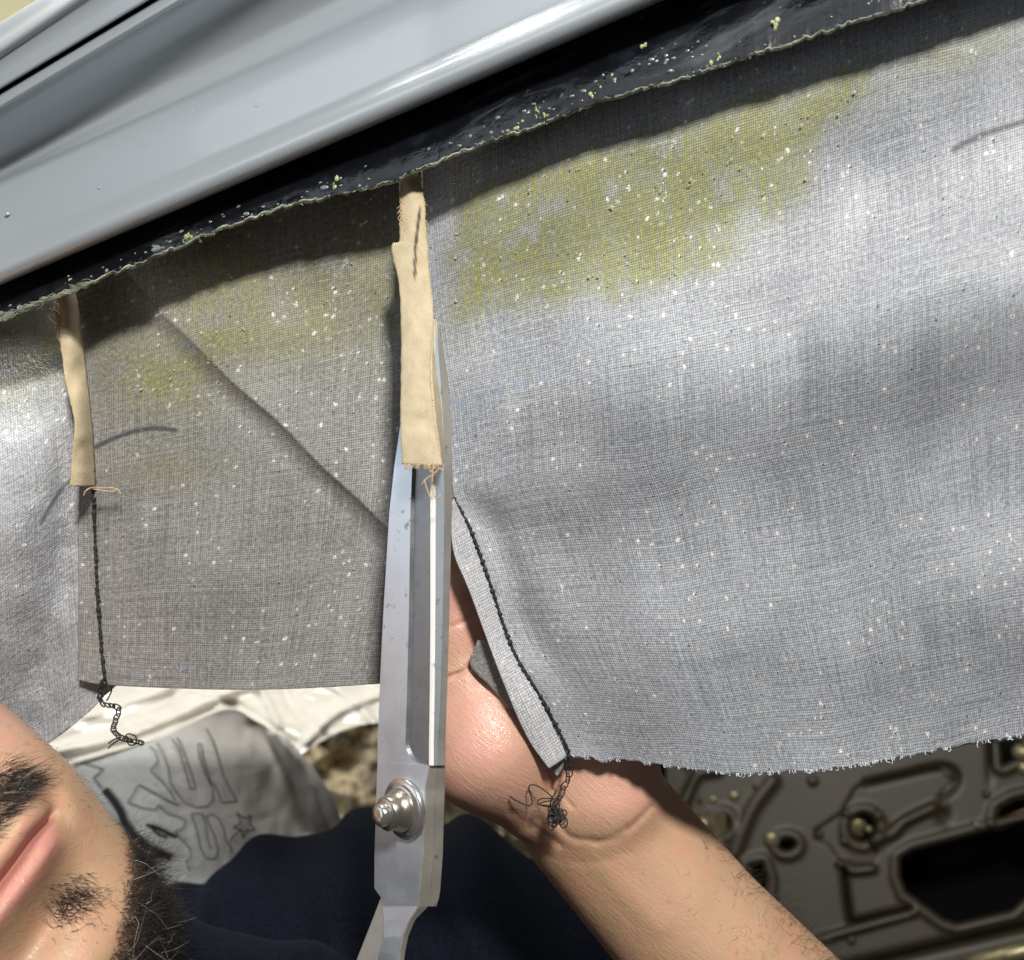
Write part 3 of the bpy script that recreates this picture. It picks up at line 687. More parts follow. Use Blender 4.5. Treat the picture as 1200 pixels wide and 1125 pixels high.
L_ = rowat(ys, 1); hl = hol_l(ys); hr = rowat(ys, 3); r1 = rowat(ys, 4)-.9*smooth(400, 540, ys); r2 = rowat(ys, 5)+.7*smooth(400, 540, ys); fs = rowat(ys, 6); os_ = rowat(ys, 7); d0 = dR(ys)
face = lambda x: U(x, ys, d0+(r1-x)*KF)
def sid(x): return U(x, ys, d0+(x-r2)*KS)
dep = .0011*smooth(374, 470, ys)[:, None]
blade = [('blade_back_of_front', None)]
# front blade face (flat left part), hollow, ridge, side - separate strips, one mesh each so materials stay crisp
def strips(name, lst, mat, parent, sm=False):
    V = np.concatenate([np.asarray(a) for a in lst]); o = mk(name, V, gridf(len(lst), len(lst[0])), mat, None, sm); return under(parent, o)
front = empty('front_blade', P3(470, 800, .305)); under(SCI, front)
front.matrix_parent_inverse = __import__('mathutils').Matrix.Translation(-SCI.location)
def under2(par, o):
    o.parent = par; o.matrix_parent_inverse = __import__('mathutils').Matrix.Translation(-par.location); return o
bk = lambda A, t: A-nrm*t
Lp = face(L_); 
strips_list = []
mbF = MB()
def addstrip(mb, a, b): n = len(a); mb.add(np.concatenate([a, b]), gridf(2, n).tolist())
addstrip(mbF, bk(Lp, .0042*tk), bk(Lp, .0004*tk)); addstrip(mbF, bk(Lp, .0004*tk), face(L_+.8)); addstrip(mbF, face(L_+.8), face(hl))
# shank of the front half below the hollow
shank = [(897, 441.3, 503.0, 522), (906, 441, 501.5, 521.7), (925, 440.4, 498.2, 521.2), (960, 439.5, 496.8, 520), (1002, 438, 495.5, 518.8), (1041, 438, 492.5, 516), (1052, 446, 491.2, 514.5), (1063, 447.6, 490, 511), (1078, 448.6, 480.5, 491.5), (1098, 448.4, 472, 484), (1117, 443.5, 468.5, 480), (1140, 437, 466, 477), (1180, 425, 462, 474), (1240, 405, 452, 464)]
sy = np.r_[np.linspace(897, 1041, 40), np.linspace(1042, 1240, 90)]
q = lambda k: interp([(r[0], r[k]) for r in shank], sy)
sl, sr, so = q(1), q(2), q(3); sd = dR(sy)
sref = sr+(r1[-1]-sr)*smooth(1000, 897, sy); sface = lambda x: U(x, sy, sd+(sref-x)*KF); sside = lambda x: U(x, sy, sd+(sref-sr)*KF+(x-sr)*KS)
addstrip(mbF, bk(sface(sl), .0042), bk(sface(sl), .0004)); addstrip(mbF, bk(sface(sl), .0004), sface(sl+.8)); addstrip(mbF, sface(sl+.8), sface(sr-.8))
o = under2(front, mbF.build('blade_face', M['steel_face'], None, False))
mbH = MB(); addstrip(mbH, face(hl), bk(face(hl+1.5), 1)*0+face(hl+1.5)-nrm*dep); addstrip(mbH, face(hl+1.5)-nrm*dep, face(hr-1.0)-nrm*dep); addstrip(mbH, face(hr-1.0)-nrm*dep, face(r1))
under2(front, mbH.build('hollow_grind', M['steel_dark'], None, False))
mbE = MB(); mid_ = U((r1+r2)/2, ys, d0-.0006); addstrip(mbE, face(r1), mid_); addstrip(mbE, mid_, sid(r2))
under2(front, mbE.build('cutting_edge', M['edge_glint'], None, True))
mbS = MB(); addstrip(mbS, sid(r2), sid(fs)); under2(front, mbS.build('blade_side', M['steel_side'], None, False))
mbS = MB(); half = sr+(so-sr)*.52
addstrip(mbS, sface(sr-.8), sside(sr+.8)); addstrip(mbS, sside(sr+.8), sside(half)); addstrip(mbS, sside(half), bk(sface(sl), .0042))
under2(front, mbS.build('shank_side', M['steel_rough'], None, False))
back_b = MB()
addstrip(back_b, sid(fs+.4), sid(os_)); addstrip(back_b, sid(os_), bk(face(np.minimum(L_+6, r1)), .0075*tk)); addstrip(back_b, bk(face(np.minimum(L_+6, r1)), .0075*tk), bk(face(np.minimum(L_+6, r1)), .0043*tk)); addstrip(back_b, bk(face(np.minimum(L_+6, r1)), .0043*tk), sid(fs+.4))
sm_ = sy <= 1064
yb = sy[sm_]
def cut(A): return A[sm_]
addstrip(back_b, cut(sside(half+.5)), cut(sside(so))); addstrip(back_b, cut(sside(so)), cut(bk(sface(sl+3), .0088))); addstrip(back_b, cut(bk(sface(sl+3), .0088)), cut(bk(sface(sl+3), .0044))); addstrip(back_b, cut(bk(sface(sl+3), .0044)), cut(sside(half+.5)))
backo = under(SCI, back_b.build('back_blade', M['steel_back'], None, False))
# handles: the front shank bends right below, the back one swings out to the left; both end in finger loops under the frame
hb = MB()
hp = poly([(466, 1020), (450, 1070), (431, 1125), (410, 1185), (388, 1240)], 40); dd = np.linspace(.303, .305, 40)
wv = np.linspace(8, 18, 40)
A = U(hp[:, 0]-wv, hp[:, 1], dd+.003); B = U(hp[:, 0]+wv, hp[:, 1], dd-.001); A2 = A+np.array([0, .004, 0]); B2 = B+np.array([0, .005, 0])
addstrip(hb, A, B); addstrip(hb, B, B2); addstrip(hb, B2, A2); addstrip(hb, A2, A)
hb.build
th = np.linspace(0, 2*np.pi, 40)
hb.tube(np.stack([U(360, 1330, .305)[0]+.017*np.cos(th), .308+.004*np.cos(th), U(360, 1330, .305)[2]+.026*np.sin(th)], -1), .0045, 10, False)
under(SCI, hb.build('handle', M['steel_back'], None, True))
hb = MB(); hb.tube(np.stack([U(432, 1345, .30)[0]+.019*np.cos(th)+.012, .305+.004*np.cos(th), U(450, 1345, .30)[2]+.030*np.sin(th)], -1), .0048, 10, False)
hb.tube([U(452, 1200, .299), U(440, 1250, .30)], .006, 10)
under(SCI, hb.build('handle', M['steel_rough'], None, True))
# pivot: plate, nut, washer and domed end
ctr = U(473, 948, dR(948)+(497-473)*KF); axn = nrm/np.linalg.norm(nrm); axn = axn+np.array([0, 0, .02])
piv = empty('pivot_bolt', Vector(ctr.tolist())); under(SCI, piv)
under2(piv, MB().lathe([(.0090, -.001), (.0092, .0003), (.0086, .0008), (.0076, .0006), (.0074, .0011), (.006, .0013)], ctr, axn, 36).build('rosette', M['nickel']))
nut = MB()
nut.lathe([(.0060, .0005), (.0064, .0012), (.0064, .0026), (.0056, .0036), (.0052, .0050), (.0051, .0068), (.0044, .0074)], ctr, axn, 26)
under2(piv, nut.build('nut', M['nickel_dark']))
under2(piv, MB().lathe([(.0034, .0068), (.0034, .0074), (.0033, .0092), (.0028, .0098), (.0014, .0100), (.0004, .0101)], ctr, axn, 22).build('bolt_end', M['nickel']))
# ------------------------------------------------------------------ person
def surface_nets(f, org, h):
    nx, ny, nz = f.shape; ins = f < 0
    c = np.zeros((nx-1, ny-1, nz-1, 3), np.float32); cnt = np.zeros((nx-1, ny-1, nz-1), np.float32)
    corners = [(0, 0, 0), (1, 0, 0), (0, 1, 0), (1, 1, 0), (0, 0, 1), (1, 0, 1), (0, 1, 1), (1, 1, 1)]
    sl = lambda k: f[k[0]:nx-1+k[0], k[1]:ny-1+k[1], k[2]:nz-1+k[2]]
    for a in corners:
        for ax in range(3):
            if a[ax]: continue
            b = list(a); b[ax] = 1
            fa, fb = sl(a), sl(b); m = (fa < 0) != (fb < 0)
            t = np.where(m, fa/(fa-fb+1e-20), 0)
            for k in range(3): c[..., k] += np.where(m, a[k]+(t if k == ax else 0), 0)
            cnt += m
    act = cnt > 0; idx = -np.ones(act.shape, np.int64); idx[act] = np.arange(act.sum())
    ijk = np.argwhere(act); V = (ijk+c[act]/cnt[act][:, None])*h+np.asarray(org)
    Q = []
    for ax in range(3):
        o1, o2 = [k for k in range(3) if k != ax]
        A = np.take(ins, range(0, ins.shape[ax]-1), ax); B = np.take(ins, range(1, ins.shape[ax]), ax)
        e = np.argwhere(A != B); e = e[(e[:, o1] > 0) & (e[:, o2] > 0) & (e[:, o1] < ins.shape[o1]-1) & (e[:, o2] < ins.shape[o2]-1)]
        fl = A[tuple(e.T)]
        def off(d1, d2): q = e.copy(); q[:, o1] -= d1; q[:, o2] -= d2; return idx[tuple(q.T)]
        q = np.stack([off(1, 1), off(0, 1), off(0, 0), off(1, 0)], -1)
        flip = fl if ax != 1 else ~fl
        q[~flip] = q[~flip][:, ::-1]; Q.append(q)
    return V, np.concatenate(Q)
def cone_sdf(X, a, ra, b, rb):
    a = np.asarray(a, np.float32); b = np.asarray(b, np.float32); ab = b-a; t = np.clip(((X-a)@ab)/(ab@ab), 0, 1)
    return np.linalg.norm(X-a-t[..., None]*ab, axis=-1)-(ra+(rb-ra)*t)
def smin(a, b, k):
    h = np.maximum(k-np.abs(a-b), 0)/k; return np.minimum(a, b)-h*h*k*.25
PX = .00033
HD = .3735
def hp_(x, y, dd=0.): return U(x, y, HD+dd)
lo = np.array([-.075, .318, -.285], np.float32); hi_ = np.array([.19, .445, .045], np.float32); hs = .0013
ax_ = [np.arange(lo[k], hi_[k], hs, dtype=np.float32) for k in range(3)]
X = np.stack(np.meshgrid(*ax_, indexing='ij'), -1)
lat = np.array([.74, -.675])
f = None
def forearm(off, r0, r1_, dd):
    global f
    a = np.array([694, 952])+lat*off; b = np.array([815, 1095])+lat*off*1.02; c = np.array([1010, 1310])+lat*off*1.3
    g1 = np.minimum(cone_sdf(X, hp_(*a, dd), r0*PX, hp_(*b, dd), r1_*PX), cone_sdf(X, hp_(*b, dd), r1_*PX, hp_(*c, dd+.004), r1_*1.25*PX))
    f = g1 if f is None else smin(f, g1, .016)
forearm(-34, 52, 56, .0055); forearm(36, 52, 56, .006); forearm(0, 56, 61, .0015)
# two soft tendons of the inner wrist
tn = cone_sdf(X, hp_(664, 960, -.0115), 8*PX, hp_(770, 1075, -.0150), 9*PX); f = smin(f, tn, .006)
# metacarpals and fingers (behind the cloth, slightly curled)
kn = [((655, 930), (538, 700)), ((672, 925), (596, 672)), ((690, 925), (652, 684)), ((705, 925), (706, 715))]
for i, (a, b) in enumerate(kn):
    f = smin(f, cone_sdf(X, hp_(*a, .004), 46*PX, hp_(*b, .006), 35*PX), .012)
fing = [[(538, 700, .006), (540, 590, -.004), (552, 535, -.008), (566, 505, -.010)], [(596, 672, .006), (606, 548, -.006), (622, 492, -.008), (636, 465, -.010)],
        [(652, 684, .006), (670, 570, -.006), (688, 520, -.008), (700, 497, -.010)], [(706, 715, .006), (732, 628, -.002), (750, 588, -.006), (762, 570, -.008)]]
for i, fg in enumerate(fing):
    rr = [31, 28, 25, 22] if i < 3 else [27, 24, 21, 19]
    for k in range(3): f = smin(f, cone_sdf(X, hp_(*fg[k]), rr[k]*PX, hp_(*fg[k+1]), rr[k+1]*PX), .003)
# thumb: thenar mound, proximal and distal bones
th1 = cone_sdf(X, hp_(628, 930, -.004), 52*PX, hp_(572, 868, -.0125), 70*PX)
th2 = cone_sdf(X, hp_(572, 868, -.0125), 70*PX, hp_(548, 800, -.012), 47*PX)
f = smin(f, smin(th1, th2, .010), .0055)
th3 = smin(cone_sdf(X, hp_(545, 788, -.013), 39*PX, hp_(528, 690, -.014), 33*PX), cone_sdf(X, hp_(528, 690, -.014), 33*PX, hp_(508, 605, -.016), 26*PX), .003)
f = smin(f, th3, .0032)
# heel of the hand on the little-finger side
hy = smin(cone_sdf(X, hp_(722, 928, -.0065), 50*PX, hp_(712, 820, -.001), 52*PX), cone_sdf(X, hp_(690, 930, -.006), 46*PX, hp_(675, 850, -.002), 50*PX), .012)
f = smin(f, hy, .0075)
# palm creases
def crease(pts, dd, r, depth_k):
    global f
    p = poly(pts, 14)
    for a, b in zip(p[:-1], p[1:]):
        c = cone_sdf(X, hp_(a[0], a[1], dd), r, hp_(b[0], b[1], dd), r); f = np.maximum(f, -smin(c, c, .001)) if False else -smin(-f, c, depth_k)
body_f = f
Vh, Qh = surface_nets(f, lo, hs)
del X
# relax a little and press fine creases into the palm surface
def relax(V, Q, it, w=.5):
    n = len(V); A = np.concatenate([Q[:, k] for k in range(4)]+[Q[:, (k+1) % 4] for k in range(4)]); B = np.concatenate([Q[:, (k+1) % 4] for k in range(4)]+[Q[:, k] for k in range(4)])
    cn = np.maximum(np.bincount(A, minlength=n), 1)[:, None]
    for _ in range(it):
        acc = np.stack([np.bincount(A, weights=V[B, j], minlength=n) for j in range(3)], -1); V = V*(1-w)+w*acc/cn
    return V
Vh = relax(Vh, Qh, 4)
def subdiv(V, Q):
    n = len(V); E = np.sort(np.concatenate([Q[:, [k, (k+1) % 4]] for k in range(4)]), 1); ue, inv = np.unique(E, axis=0, return_inverse=True); inv = inv.reshape(4, -1)
    em = (V[ue[:, 0]]+V[ue[:, 1]])/2; fc = V[Q].mean(1); m = len(Q); ei = n+inv; fi = n+len(ue)+np.arange(m)
    Q2 = np.concatenate([np.stack([Q[:, k], ei[k], fi, ei[k-1]], -1) for k in range(4)])
    return relax(np.concatenate([V, em, fc]), Q2, 2), Q2
Vh, Qh = subdiv(Vh, Qh)
def proj(V): return 600+F*V[:, 0]/V[:, 1], 562.5-F*V[:, 2]/V[:, 1]
hx, hyy = proj(Vh)
frontm = np.clip((HD+.010-Vh[:, 1])/.006, 0, 1)
def press(pts, w, depth):
    d = seg(hx, hyy, pts)+1.6*vnoise(np.c_[hx, hyy], 1/9., 83, 2); Vh[:, 1] += depth*np.exp(-(d/w)**2)*frontm*(.75+.45*vnoise(np.c_[hx, hyy], 1/14., 84, 1))
press([(634, 760), (636, 820), (638, 880), (645, 925), (655, 962)], 5.0, .0036)       # between the two mounds
press([(656, 968), (668, 980), (690, 986), (715, 983), (742, 968), (764, 945)], 4.6, .0011)   # under the heel of the hand
press([(600, 952), (630, 975), (655, 990)], 5, .0008); press([(640, 1003), (690, 1012), (740, 1000)], 5, .0003)
press([(523, 795), (538, 790), (552, 780), (560, 770)], 3.0, .0024)                   # thumb joint
press([(528, 735), (545, 728), (560, 720)], 3, .0008)
press([(640, 925), (655, 930), (672, 946)], 3, .0005)
g2 = lambda x, y, a, b: np.exp(-(((hx-x)/a)**2+((hyy-y)/b)**2))
palm = np.clip(np.maximum.reduce([g2(565, 860, 75, 105), .8*g2(720, 925, 60, 50), g2(545, 730, 40, 60)]), 0, 1)*(.75+.4*vnoise(np.c_[hx, hyy], 1/25., 81, 2))
hairy = .18*smooth(40, 85, ((hx-815)*lat[0]+(hyy-1095)*lat[1]))*smooth(960, 1040, hyy)
tintH = np.c_[np.clip(palm, 0, 1), 0*palm, np.clip(hairy, 0, 1)]

# ---- head (lofted rows in a face frame: x across, y forward, z up; origin at the mouth)
rowsH = [(.172, -.078, .006, -.086), (.165, -.035, .045, -.125), (.145, -.014, .064, -.155), (.115, -.006, .0725, -.17), (.085, -.005, .0735, -.172), (.065, -.012, .0715, -.17), (.048, -.010, .0705, -.165),
         (.030, -.007, .0685, -.158), (.015, -.0045, .0655, -.15), (0, -.004, .0625, -.14), (-.015, -.007, .0590, -.13), (-.030, -.008, .0545, -.12), (-.040, -.0085, .0490, -.112), (-.048, -.012, .0430, -.105), (-.054, -.020, .0420, -.103), (-.058, -.034, .0450, -.104),
         (-.062, -.050, .0490, -.106), (-.075, -.060, .0510, -.110), (-.11, -.064, .0520, -.114), (-.16, -.066, .0560, -.120)]
rh = poly(rowsH, 40*0+900)
zz = np.r_[np.linspace(.1715, .055, 60), np.linspace(.0545, -.0555, 250), np.linspace(-.056, -.159, 60)]
order = np.argsort(rh[:, 0]); rz = rh[order]
yf = np.interp(zz, rz[:, 0], rz[:, 1]); ww = np.interp(zz, rz[:, 0], rz[:, 2]); yb_ = np.interp(zz, rz[:, 0], rz[:, 3])
nc = 520
u_ = np.linspace(-1, 1, nc, endpoint=False); thc = np.pi*(u_*.62+.38*u_**3)                    # more columns at the front
sx = np.sign(np.sin(thc))*np.abs(np.sin(thc))**.86; cx_ = np.sign(np.cos(thc))*np.abs(np.cos(thc))**.86
ycn = -.072
Xh = ww[:, None]*sx[None]; Yh = np.where(cx_[None] > 0, ycn+(yf-ycn)[:, None]*cx_[None], ycn-(yb_-ycn)[:, None]*(-cx_[None])*-1)
Yh = np.where(cx_[None] > 0, ycn+(yf-ycn)[:, None]*cx_[None], ycn+(yb_-ycn)[:, None]*(-cx_[None]))
Zh = zz[:, None]+0*Xh
fm = smooth(-.01, .35, cx_[None])+0*Xh
G = lambda x0, z0, a, b: np.exp(-(((Xh-x0)/a)**2+((Zh-z0)/b)**2))
ax2 = np.abs(Xh)
mw = smooth(.0275, .019, ax2)
mz = -.0012*(1-(ax2/.027)**2)+.0016*np.exp(-(ax2/.006)**2)*0-.0018*smooth(.012, .028, ax2)
zl = Zh-mz
feat = .0085*np.exp(-(ax2/.030)**2)*np.exp(-((Zh+.001)/.022)**2)                                   # muzzle
feat = feat+.0040*np.exp(-((zl-.0046)/.0040)**2)*smooth(.029, .012, ax2)+.0048*np.exp(-((zl+.0056)/.0042)**2)*smooth(.026, .010, ax2)
feat = feat-.0048*np.exp(-(zl/.0013)**2)*smooth(.0300, .024, ax2)
feat = feat-.0035*np.exp(-(((ax2-.0285)/.0045)**2+(zl/.005)**2))
feat = feat-.0045*np.exp(-((Zh+.0195)/.0055)**2)*smooth(.024, .006, ax2)
feat = feat+.0060*np.exp(-((ax2/.017)**2+((Zh+.036)/.012)**2))
feat = feat+.0060*np.exp(-(((ax2-.036)/.022)**2+((Zh-.012)/.030)**2))+.004*np.exp(-(((ax2-.042)/.02)**2+((Zh-.045)/.02)**2))
nl = ax2-(.020+(.030-Zh)*.42)
feat = feat-.0022*np.exp(-(nl/.0035)**2)*smooth(-.004, .006, Zh)*smooth(.036, .026, Zh)
feat = feat+.027*np.exp(-(ax2/.0095)**2)*smooth(.019, .026, Zh)*smooth(.085, .030, Zh)+.011*np.exp(-(((ax2-.0125)/.006)**2+((Zh-.028)/.007)**2))
feat = feat-.008*np.exp(-(((ax2-.032)/.014)**2+((Zh-.066)/.010)**2))+.004*np.exp(-((ax2-.028)/.02)**2)*np.exp(-((Zh-.084)/.007)**2)
feat = feat-.0010*np.exp(-((ax2/.003)**2))*smooth(.008, .012, Zh)*smooth(.022, .018, Zh)
Yh = Yh+feat*fm
lipm = np.clip((smooth(.0070, .0040, zl)*(zl > 0)*.40+smooth(-.0098, -.0066, zl)*(zl <= 0)*(.75+.3*vnoise(np.stack([Xh*1500, Zh*300], -1), 1., 93, 2))+.9*np.exp(-(zl/.0011)**2))*smooth(.0290, .0235, ax2+np.abs(zl)*.9)*fm, 0, 1)
chinm = smooth(-.022, -.032, Zh)*fm*smooth(.058, .05, ax2)
HEADV = np.stack([Xh, Yh, Zh], -1).reshape(-1, 3)
# face frame in the world: mouth line runs up to the right, chin to the right and down, face turned towards the scissors
YAW, PITCH = R(24), R(-4)
tc = -U(66, 958, 1.); tc /= np.linalg.norm(tc)                                    # from the mouth towards the photographer
dvec = np.array([.845, 0, -.535]); dvec -= tc*(dvec@tc); dvec /= np.linalg.norm(dvec); l0 = np.cross(tc, dvec); l0 *= np.sign(l0[2])
nv_ = math.sin(YAW)*l0+math.cos(YAW)*tc; lv = math.cos(YAW)*l0-math.sin(YAW)*tc; uv_ = -dvec
n2v = math.cos(PITCH)*nv_+math.sin(PITCH)*uv_; u2v = math.cos(PITCH)*uv_-math.sin(PITCH)*nv_
Bm = np.stack([lv, n2v, u2v], 0)
HS = 1.03
corner_l = np.array([.0275, HEADV[np.argmin((HEADV[:, 0]-.0275)**2+(HEADV[:, 2]+.002)**2-HEADV[:, 1]*1e-3), 1], -.0025])
MOUTH = U(64, 955, .306)-HS*corner_l@Bm
def face_w(Pl): return HS*np.asarray(Pl)@Bm+MOUTH
FV = face_w(HEADV)
FQ = gridf(len(zz), nc, wrap=True)
cap1 = list(range(nc)); 
brow = smooth(.080, .084, Zh)*smooth(.094, .090, Zh)*smooth(.010, .014, ax2)*smooth(.052, .046, ax2)*fm
scalp = np.maximum(smooth(.105, .125, Zh+.25*(Yh*-1-.05)), 0)
stub = np.clip(np.maximum.reduce([brow, np.clip(scalp, 0, 1), .75*smooth(-.0375, -.0450, Zh-.30*ax2)*fm*smooth(.056, .046, ax2), .2*(Xh > 0)*np.exp(-(((ax2-.010)/.0060)**2+((Zh+.0215)/.0042)**2))*fm, .12*smooth(.035, .05, ax2)*smooth(.02, -.01, Zh)]), 0, 1)
ruddy = .35*np.exp(-(((ax2-.045)/.02)**2+((Zh-.03)/.02)**2))+.3*np.exp(-((ax2/.02)**2+((Zh-.03)/.012)**2))
tintF = np.stack([ruddy, lipm, stub], -1).reshape(-1, 3)
V = np.concatenate([Vh, FV]); Q = np.concatenate([Qh, FQ+len(Vh)])
tint = np.concatenate([tintH, tintF])
body = mk('person', V, Q, M['skin'], None, True, None, {'tint': tint})
tag(body, 'bearded man in a navy shirt holding up the cloth with one hand', 'person')

# ---- hair strands
def strands(name, roots, norms, dirs, lens, rad, mat, curl, parent, segs=5):
    n = len(roots); t = np.linspace(0, 1, segs)
    rnd = rng.normal(0, 1, (n, 3)); rnd2 = rng.normal(0, 1, (n, 3))
    d = dirs/np.linalg.norm(dirs, axis=1)[:, None]
    pts = roots[:, None]+lens[:, None, None]*(norms[:, None]*(.55*t*(1-.55*t))[None, :, None]+d[:, None]*(t**1.25)[None, :, None]+curl*(rnd[:, None]*(t**2)[None, :, None]*.55+rnd2[:, None]*(np.sin(t*4.5)*.16)[None, :, None]))
    tg = np.gradient(pts, axis=1); tg /= np.linalg.norm(tg, axis=2)[..., None]+1e-12
    a = np.cross(tg, np.array([.3, .9, .2])); a /= np.linalg.norm(a, axis=2)[..., None]+1e-12; b = np.cross(tg, a)
    rr = rad[:, None]*(1-.72*t**1.5)[None]
    V = np.stack([pts+rr[..., None]*(math.cos(k)*a+math.sin(k)*b) for k in (0, 2.094, 4.189)], 2).reshape(-1, 3)
    base = np.arange(n)[:, None]*segs*3; f = gridf(segs, 3, wrap=True).reshape(1, -1)
    Fq = (base+f).reshape(-1, 4)
    o = mk(name, V, Fq, mat); o.parent = parent; o['kind'] = 'stuff'; return o
def root_pick(mask, n):
    m = mask.reshape(-1).astype(float); p = m/m.sum(); i = rng.choice(len(m), n, p=p); return i
dXu = np.gradient(HEADV.reshape(len(zz), nc, 3), axis=1); dZu = np.gradient(HEADV.reshape(len(zz), nc, 3), axis=0)
NL = np.cross(dXu, dZu).reshape(-1, 3); NL /= np.linalg.norm(NL, axis=1)[:, None]+1e-12
NL *= np.sign((NL*(HEADV-np.array([0, -.075, .02]))).sum(1))[:, None]
areaw = np.linalg.norm(np.cross(dXu, dZu), axis=-1)
nz_ = vnoise(np.stack([Xh, Zh], -1), 90., 91, 2)
mask_m = smooth(.0075, .0100, zl)*smooth(.0260+.004, .0190, Zh+.35*np.maximum(ax2-.012, 0))*smooth(.0345, .0290, ax2)*fm*areaw*(.7+.4*nz_)
mask_c = smooth(-.0375, -.0440, Zh-.30*ax2)*smooth(-.060, -.053, Zh)*fm*smooth(.052, .040, ax2)*areaw*(.8+.4*nz_)
mask_p = (Xh > -.002)*np.exp(-(((ax2-.010)/.0060)**2+((Zh+.0215)/.0042)**2))*fm*areaw+.35*np.exp(-(((ax2-.019)/.005)**2+((Zh+.020)/.004)**2))*fm*areaw*0
def grow(name, mask, n, ldir, lrange, rad, curl, jit, matn='hair'):
    i = root_pick(np.clip(mask, 0, None), n); Pl = HEADV[i]+rng.normal(0, .00035, (n, 3))*np.array([1, 0, 1]); Nl = NL[i]
    D = ldir(Pl)+rng.normal(0, jit, (n, 3))
    return strands(name, face_w(Pl), Nl@Bm, D@Bm, rng.uniform(*lrange, n), rng.uniform(rad*.7, rad*1.2, n), M[matn], curl, body)
mdir = lambda Pl: np.c_[np.sign(Pl[:, 0])*(.35+20*np.abs(Pl[:, 0])), np.full(len(Pl), -.05), np.full(len(Pl), -.85)+12*np.abs(Pl[:, 0])*.4]
cdir = lambda Pl: np.c_[Pl[:, 0]*8, np.full(len(Pl), .12), np.full(len(Pl), -.8)]
grow('moustache', mask_m, 3400, mdir, (.0042, .0080), .000085, .35, .20)
grow('moustache_grey_hair', mask_m, 80, mdir, (.0045, .0085), .000085, .6, .25, 'hair_grey')
grow('beard', mask_c, 8500, cdir, (.0022, .0062), .000075, 1.5, .38)
grow('beard_grey_hair', mask_c, 110, cdir, (.004, .0075), .00007, 1.6, .45, 'hair_grey')
grow('lip_beard_patch', mask_p, 330, cdir, (.0025, .0060), .00008, .6, .3)
mask_s = fm*areaw*smooth(.030, .040, ax2)*smooth(.035, .0, Zh)*smooth(-.05, -.02, Zh)*smooth(.066, .058, ax2)
grow('stubble', mask_s+.6*fm*areaw*smooth(-.028, -.036, Zh-.30*ax2)*smooth(.056, .046, ax2), 1500, lambda Pl: np.c_[Pl[:, 0]*2, np.full(len(Pl), .1), np.full(len(Pl), -1.)], (.0008, .0022), .00006, .3, .4)
grow('eyebrow', brow*areaw, 900, lambda Pl: np.c_[np.sign(Pl[:, 0]), np.full(len(Pl), .1), np.full(len(Pl), .1)], (.005, .008), .00009, .3, .2)
# forearm hair on the outer edge and a sparse down over the inner arm
NH = np.zeros_like(Vh); e1 = Vh[Qh[:, 1]]-Vh[Qh[:, 0]]; e2 = Vh[Qh[:, 3]]-Vh[Qh[:, 0]]; fn = np.cross(e1, e2)
NH = np.stack([sum(np.bincount(Qh[:, k], weights=fn[:, j], minlength=len(Vh)) for k in range(4)) for j in range(3)], -1)
NH /= np.linalg.norm(NH, axis=1)[:, None]+1e-12
cen = np.array([.06, .395, -.16]); 
if (NH*(Vh-Vh.mean(0))).sum() < 0: NH = -NH
sideq = (hx-815)*lat[0]+(hyy-1095)*lat[1]
wgt = smooth(72, 92, sideq)*smooth(955, 1030, hyy)*(Vh[:, 1] < HD+.02); n = 800; i = rng.choice(len(Vh), n, p=wgt/wgt.sum())
ad = U(690, 950, HD)-U(815, 1095, HD); ad /= np.linalg.norm(ad)
strands('arm_hair', Vh[i], NH[i], -.2*ad+rng.normal(0, .5, (n, 3))+np.array([.35, -.1, .0]), rng.uniform(.004, .010, n), rng.uniform(.00004, .00007, n), M['hair'], .7, body)
wgt = smooth(-20, 60, sideq)*smooth(1000, 1080, hyy)*(Vh[:, 1] < HD+.006); n = 420; i = rng.choice(len(Vh), n, p=wgt/wgt.sum())
strands('arm_down', Vh[i], NH[i]*.4, .6*ad+rng.normal(0, .5, (n, 3))+np.array([.5, 0, .3]), rng.uniform(.003, .006, n), rng.uniform(.00003, .00005, n), M['hair'], .5, body)
# eyes (outside the frame)
for s in (-1, 1):
    eb = MB().ball(face_w([s*.032, -.020, .066]), .0125, 16).build('eye', newmat('eye_white', (.75, .72, .68), .1)[0], body)

# ---- shirt: torso, shoulder and sleeve as one surface with soft folds
lo = np.array([-.25, .24, -.42], np.float32); hi_ = np.array([.30, .72, -.14], np.float32); hs2 = .0032
ax_ = [np.arange(lo[k], hi_[k], hs2, dtype=np.float32) for k in range(3)]
X = np.stack(np.meshgrid(*ax_, indexing='ij'), -1)
f = cone_sdf(X, U(430, 1235, .52), .110, U(640, 1350, .54), .13)
f = smin(f, cone_sdf(X, U(285, 1213, .50), .078, U(460, 1171, .50), .083), .04)
f = smin(f, cone_sdf(X, U(560, 1180, .50), .075, U(900, 1420, .46), .062), .03)
f = smin(f, cone_sdf(X, face_w([0, -.084, -.100]), .066, face_w([0, -.092, -.19]), .085), .02)
f = f+.0050*np.sin(X[..., 0]*105+X[..., 2]*45+3*np.sin(X[..., 2]*22))*smooth(-.32, -.22, X[..., 2])+.0015*np.sin(X[..., 0]*210+X[..., 2]*120+X[..., 1]*60)
Vs, Qs = surface_nets(f, lo, hs2); del X, f
Vs = relax(Vs, Qs, 2); Vs, Qs = subdiv(Vs, Qs)
mk('shirt', Vs, Qs, M['navy'], body)

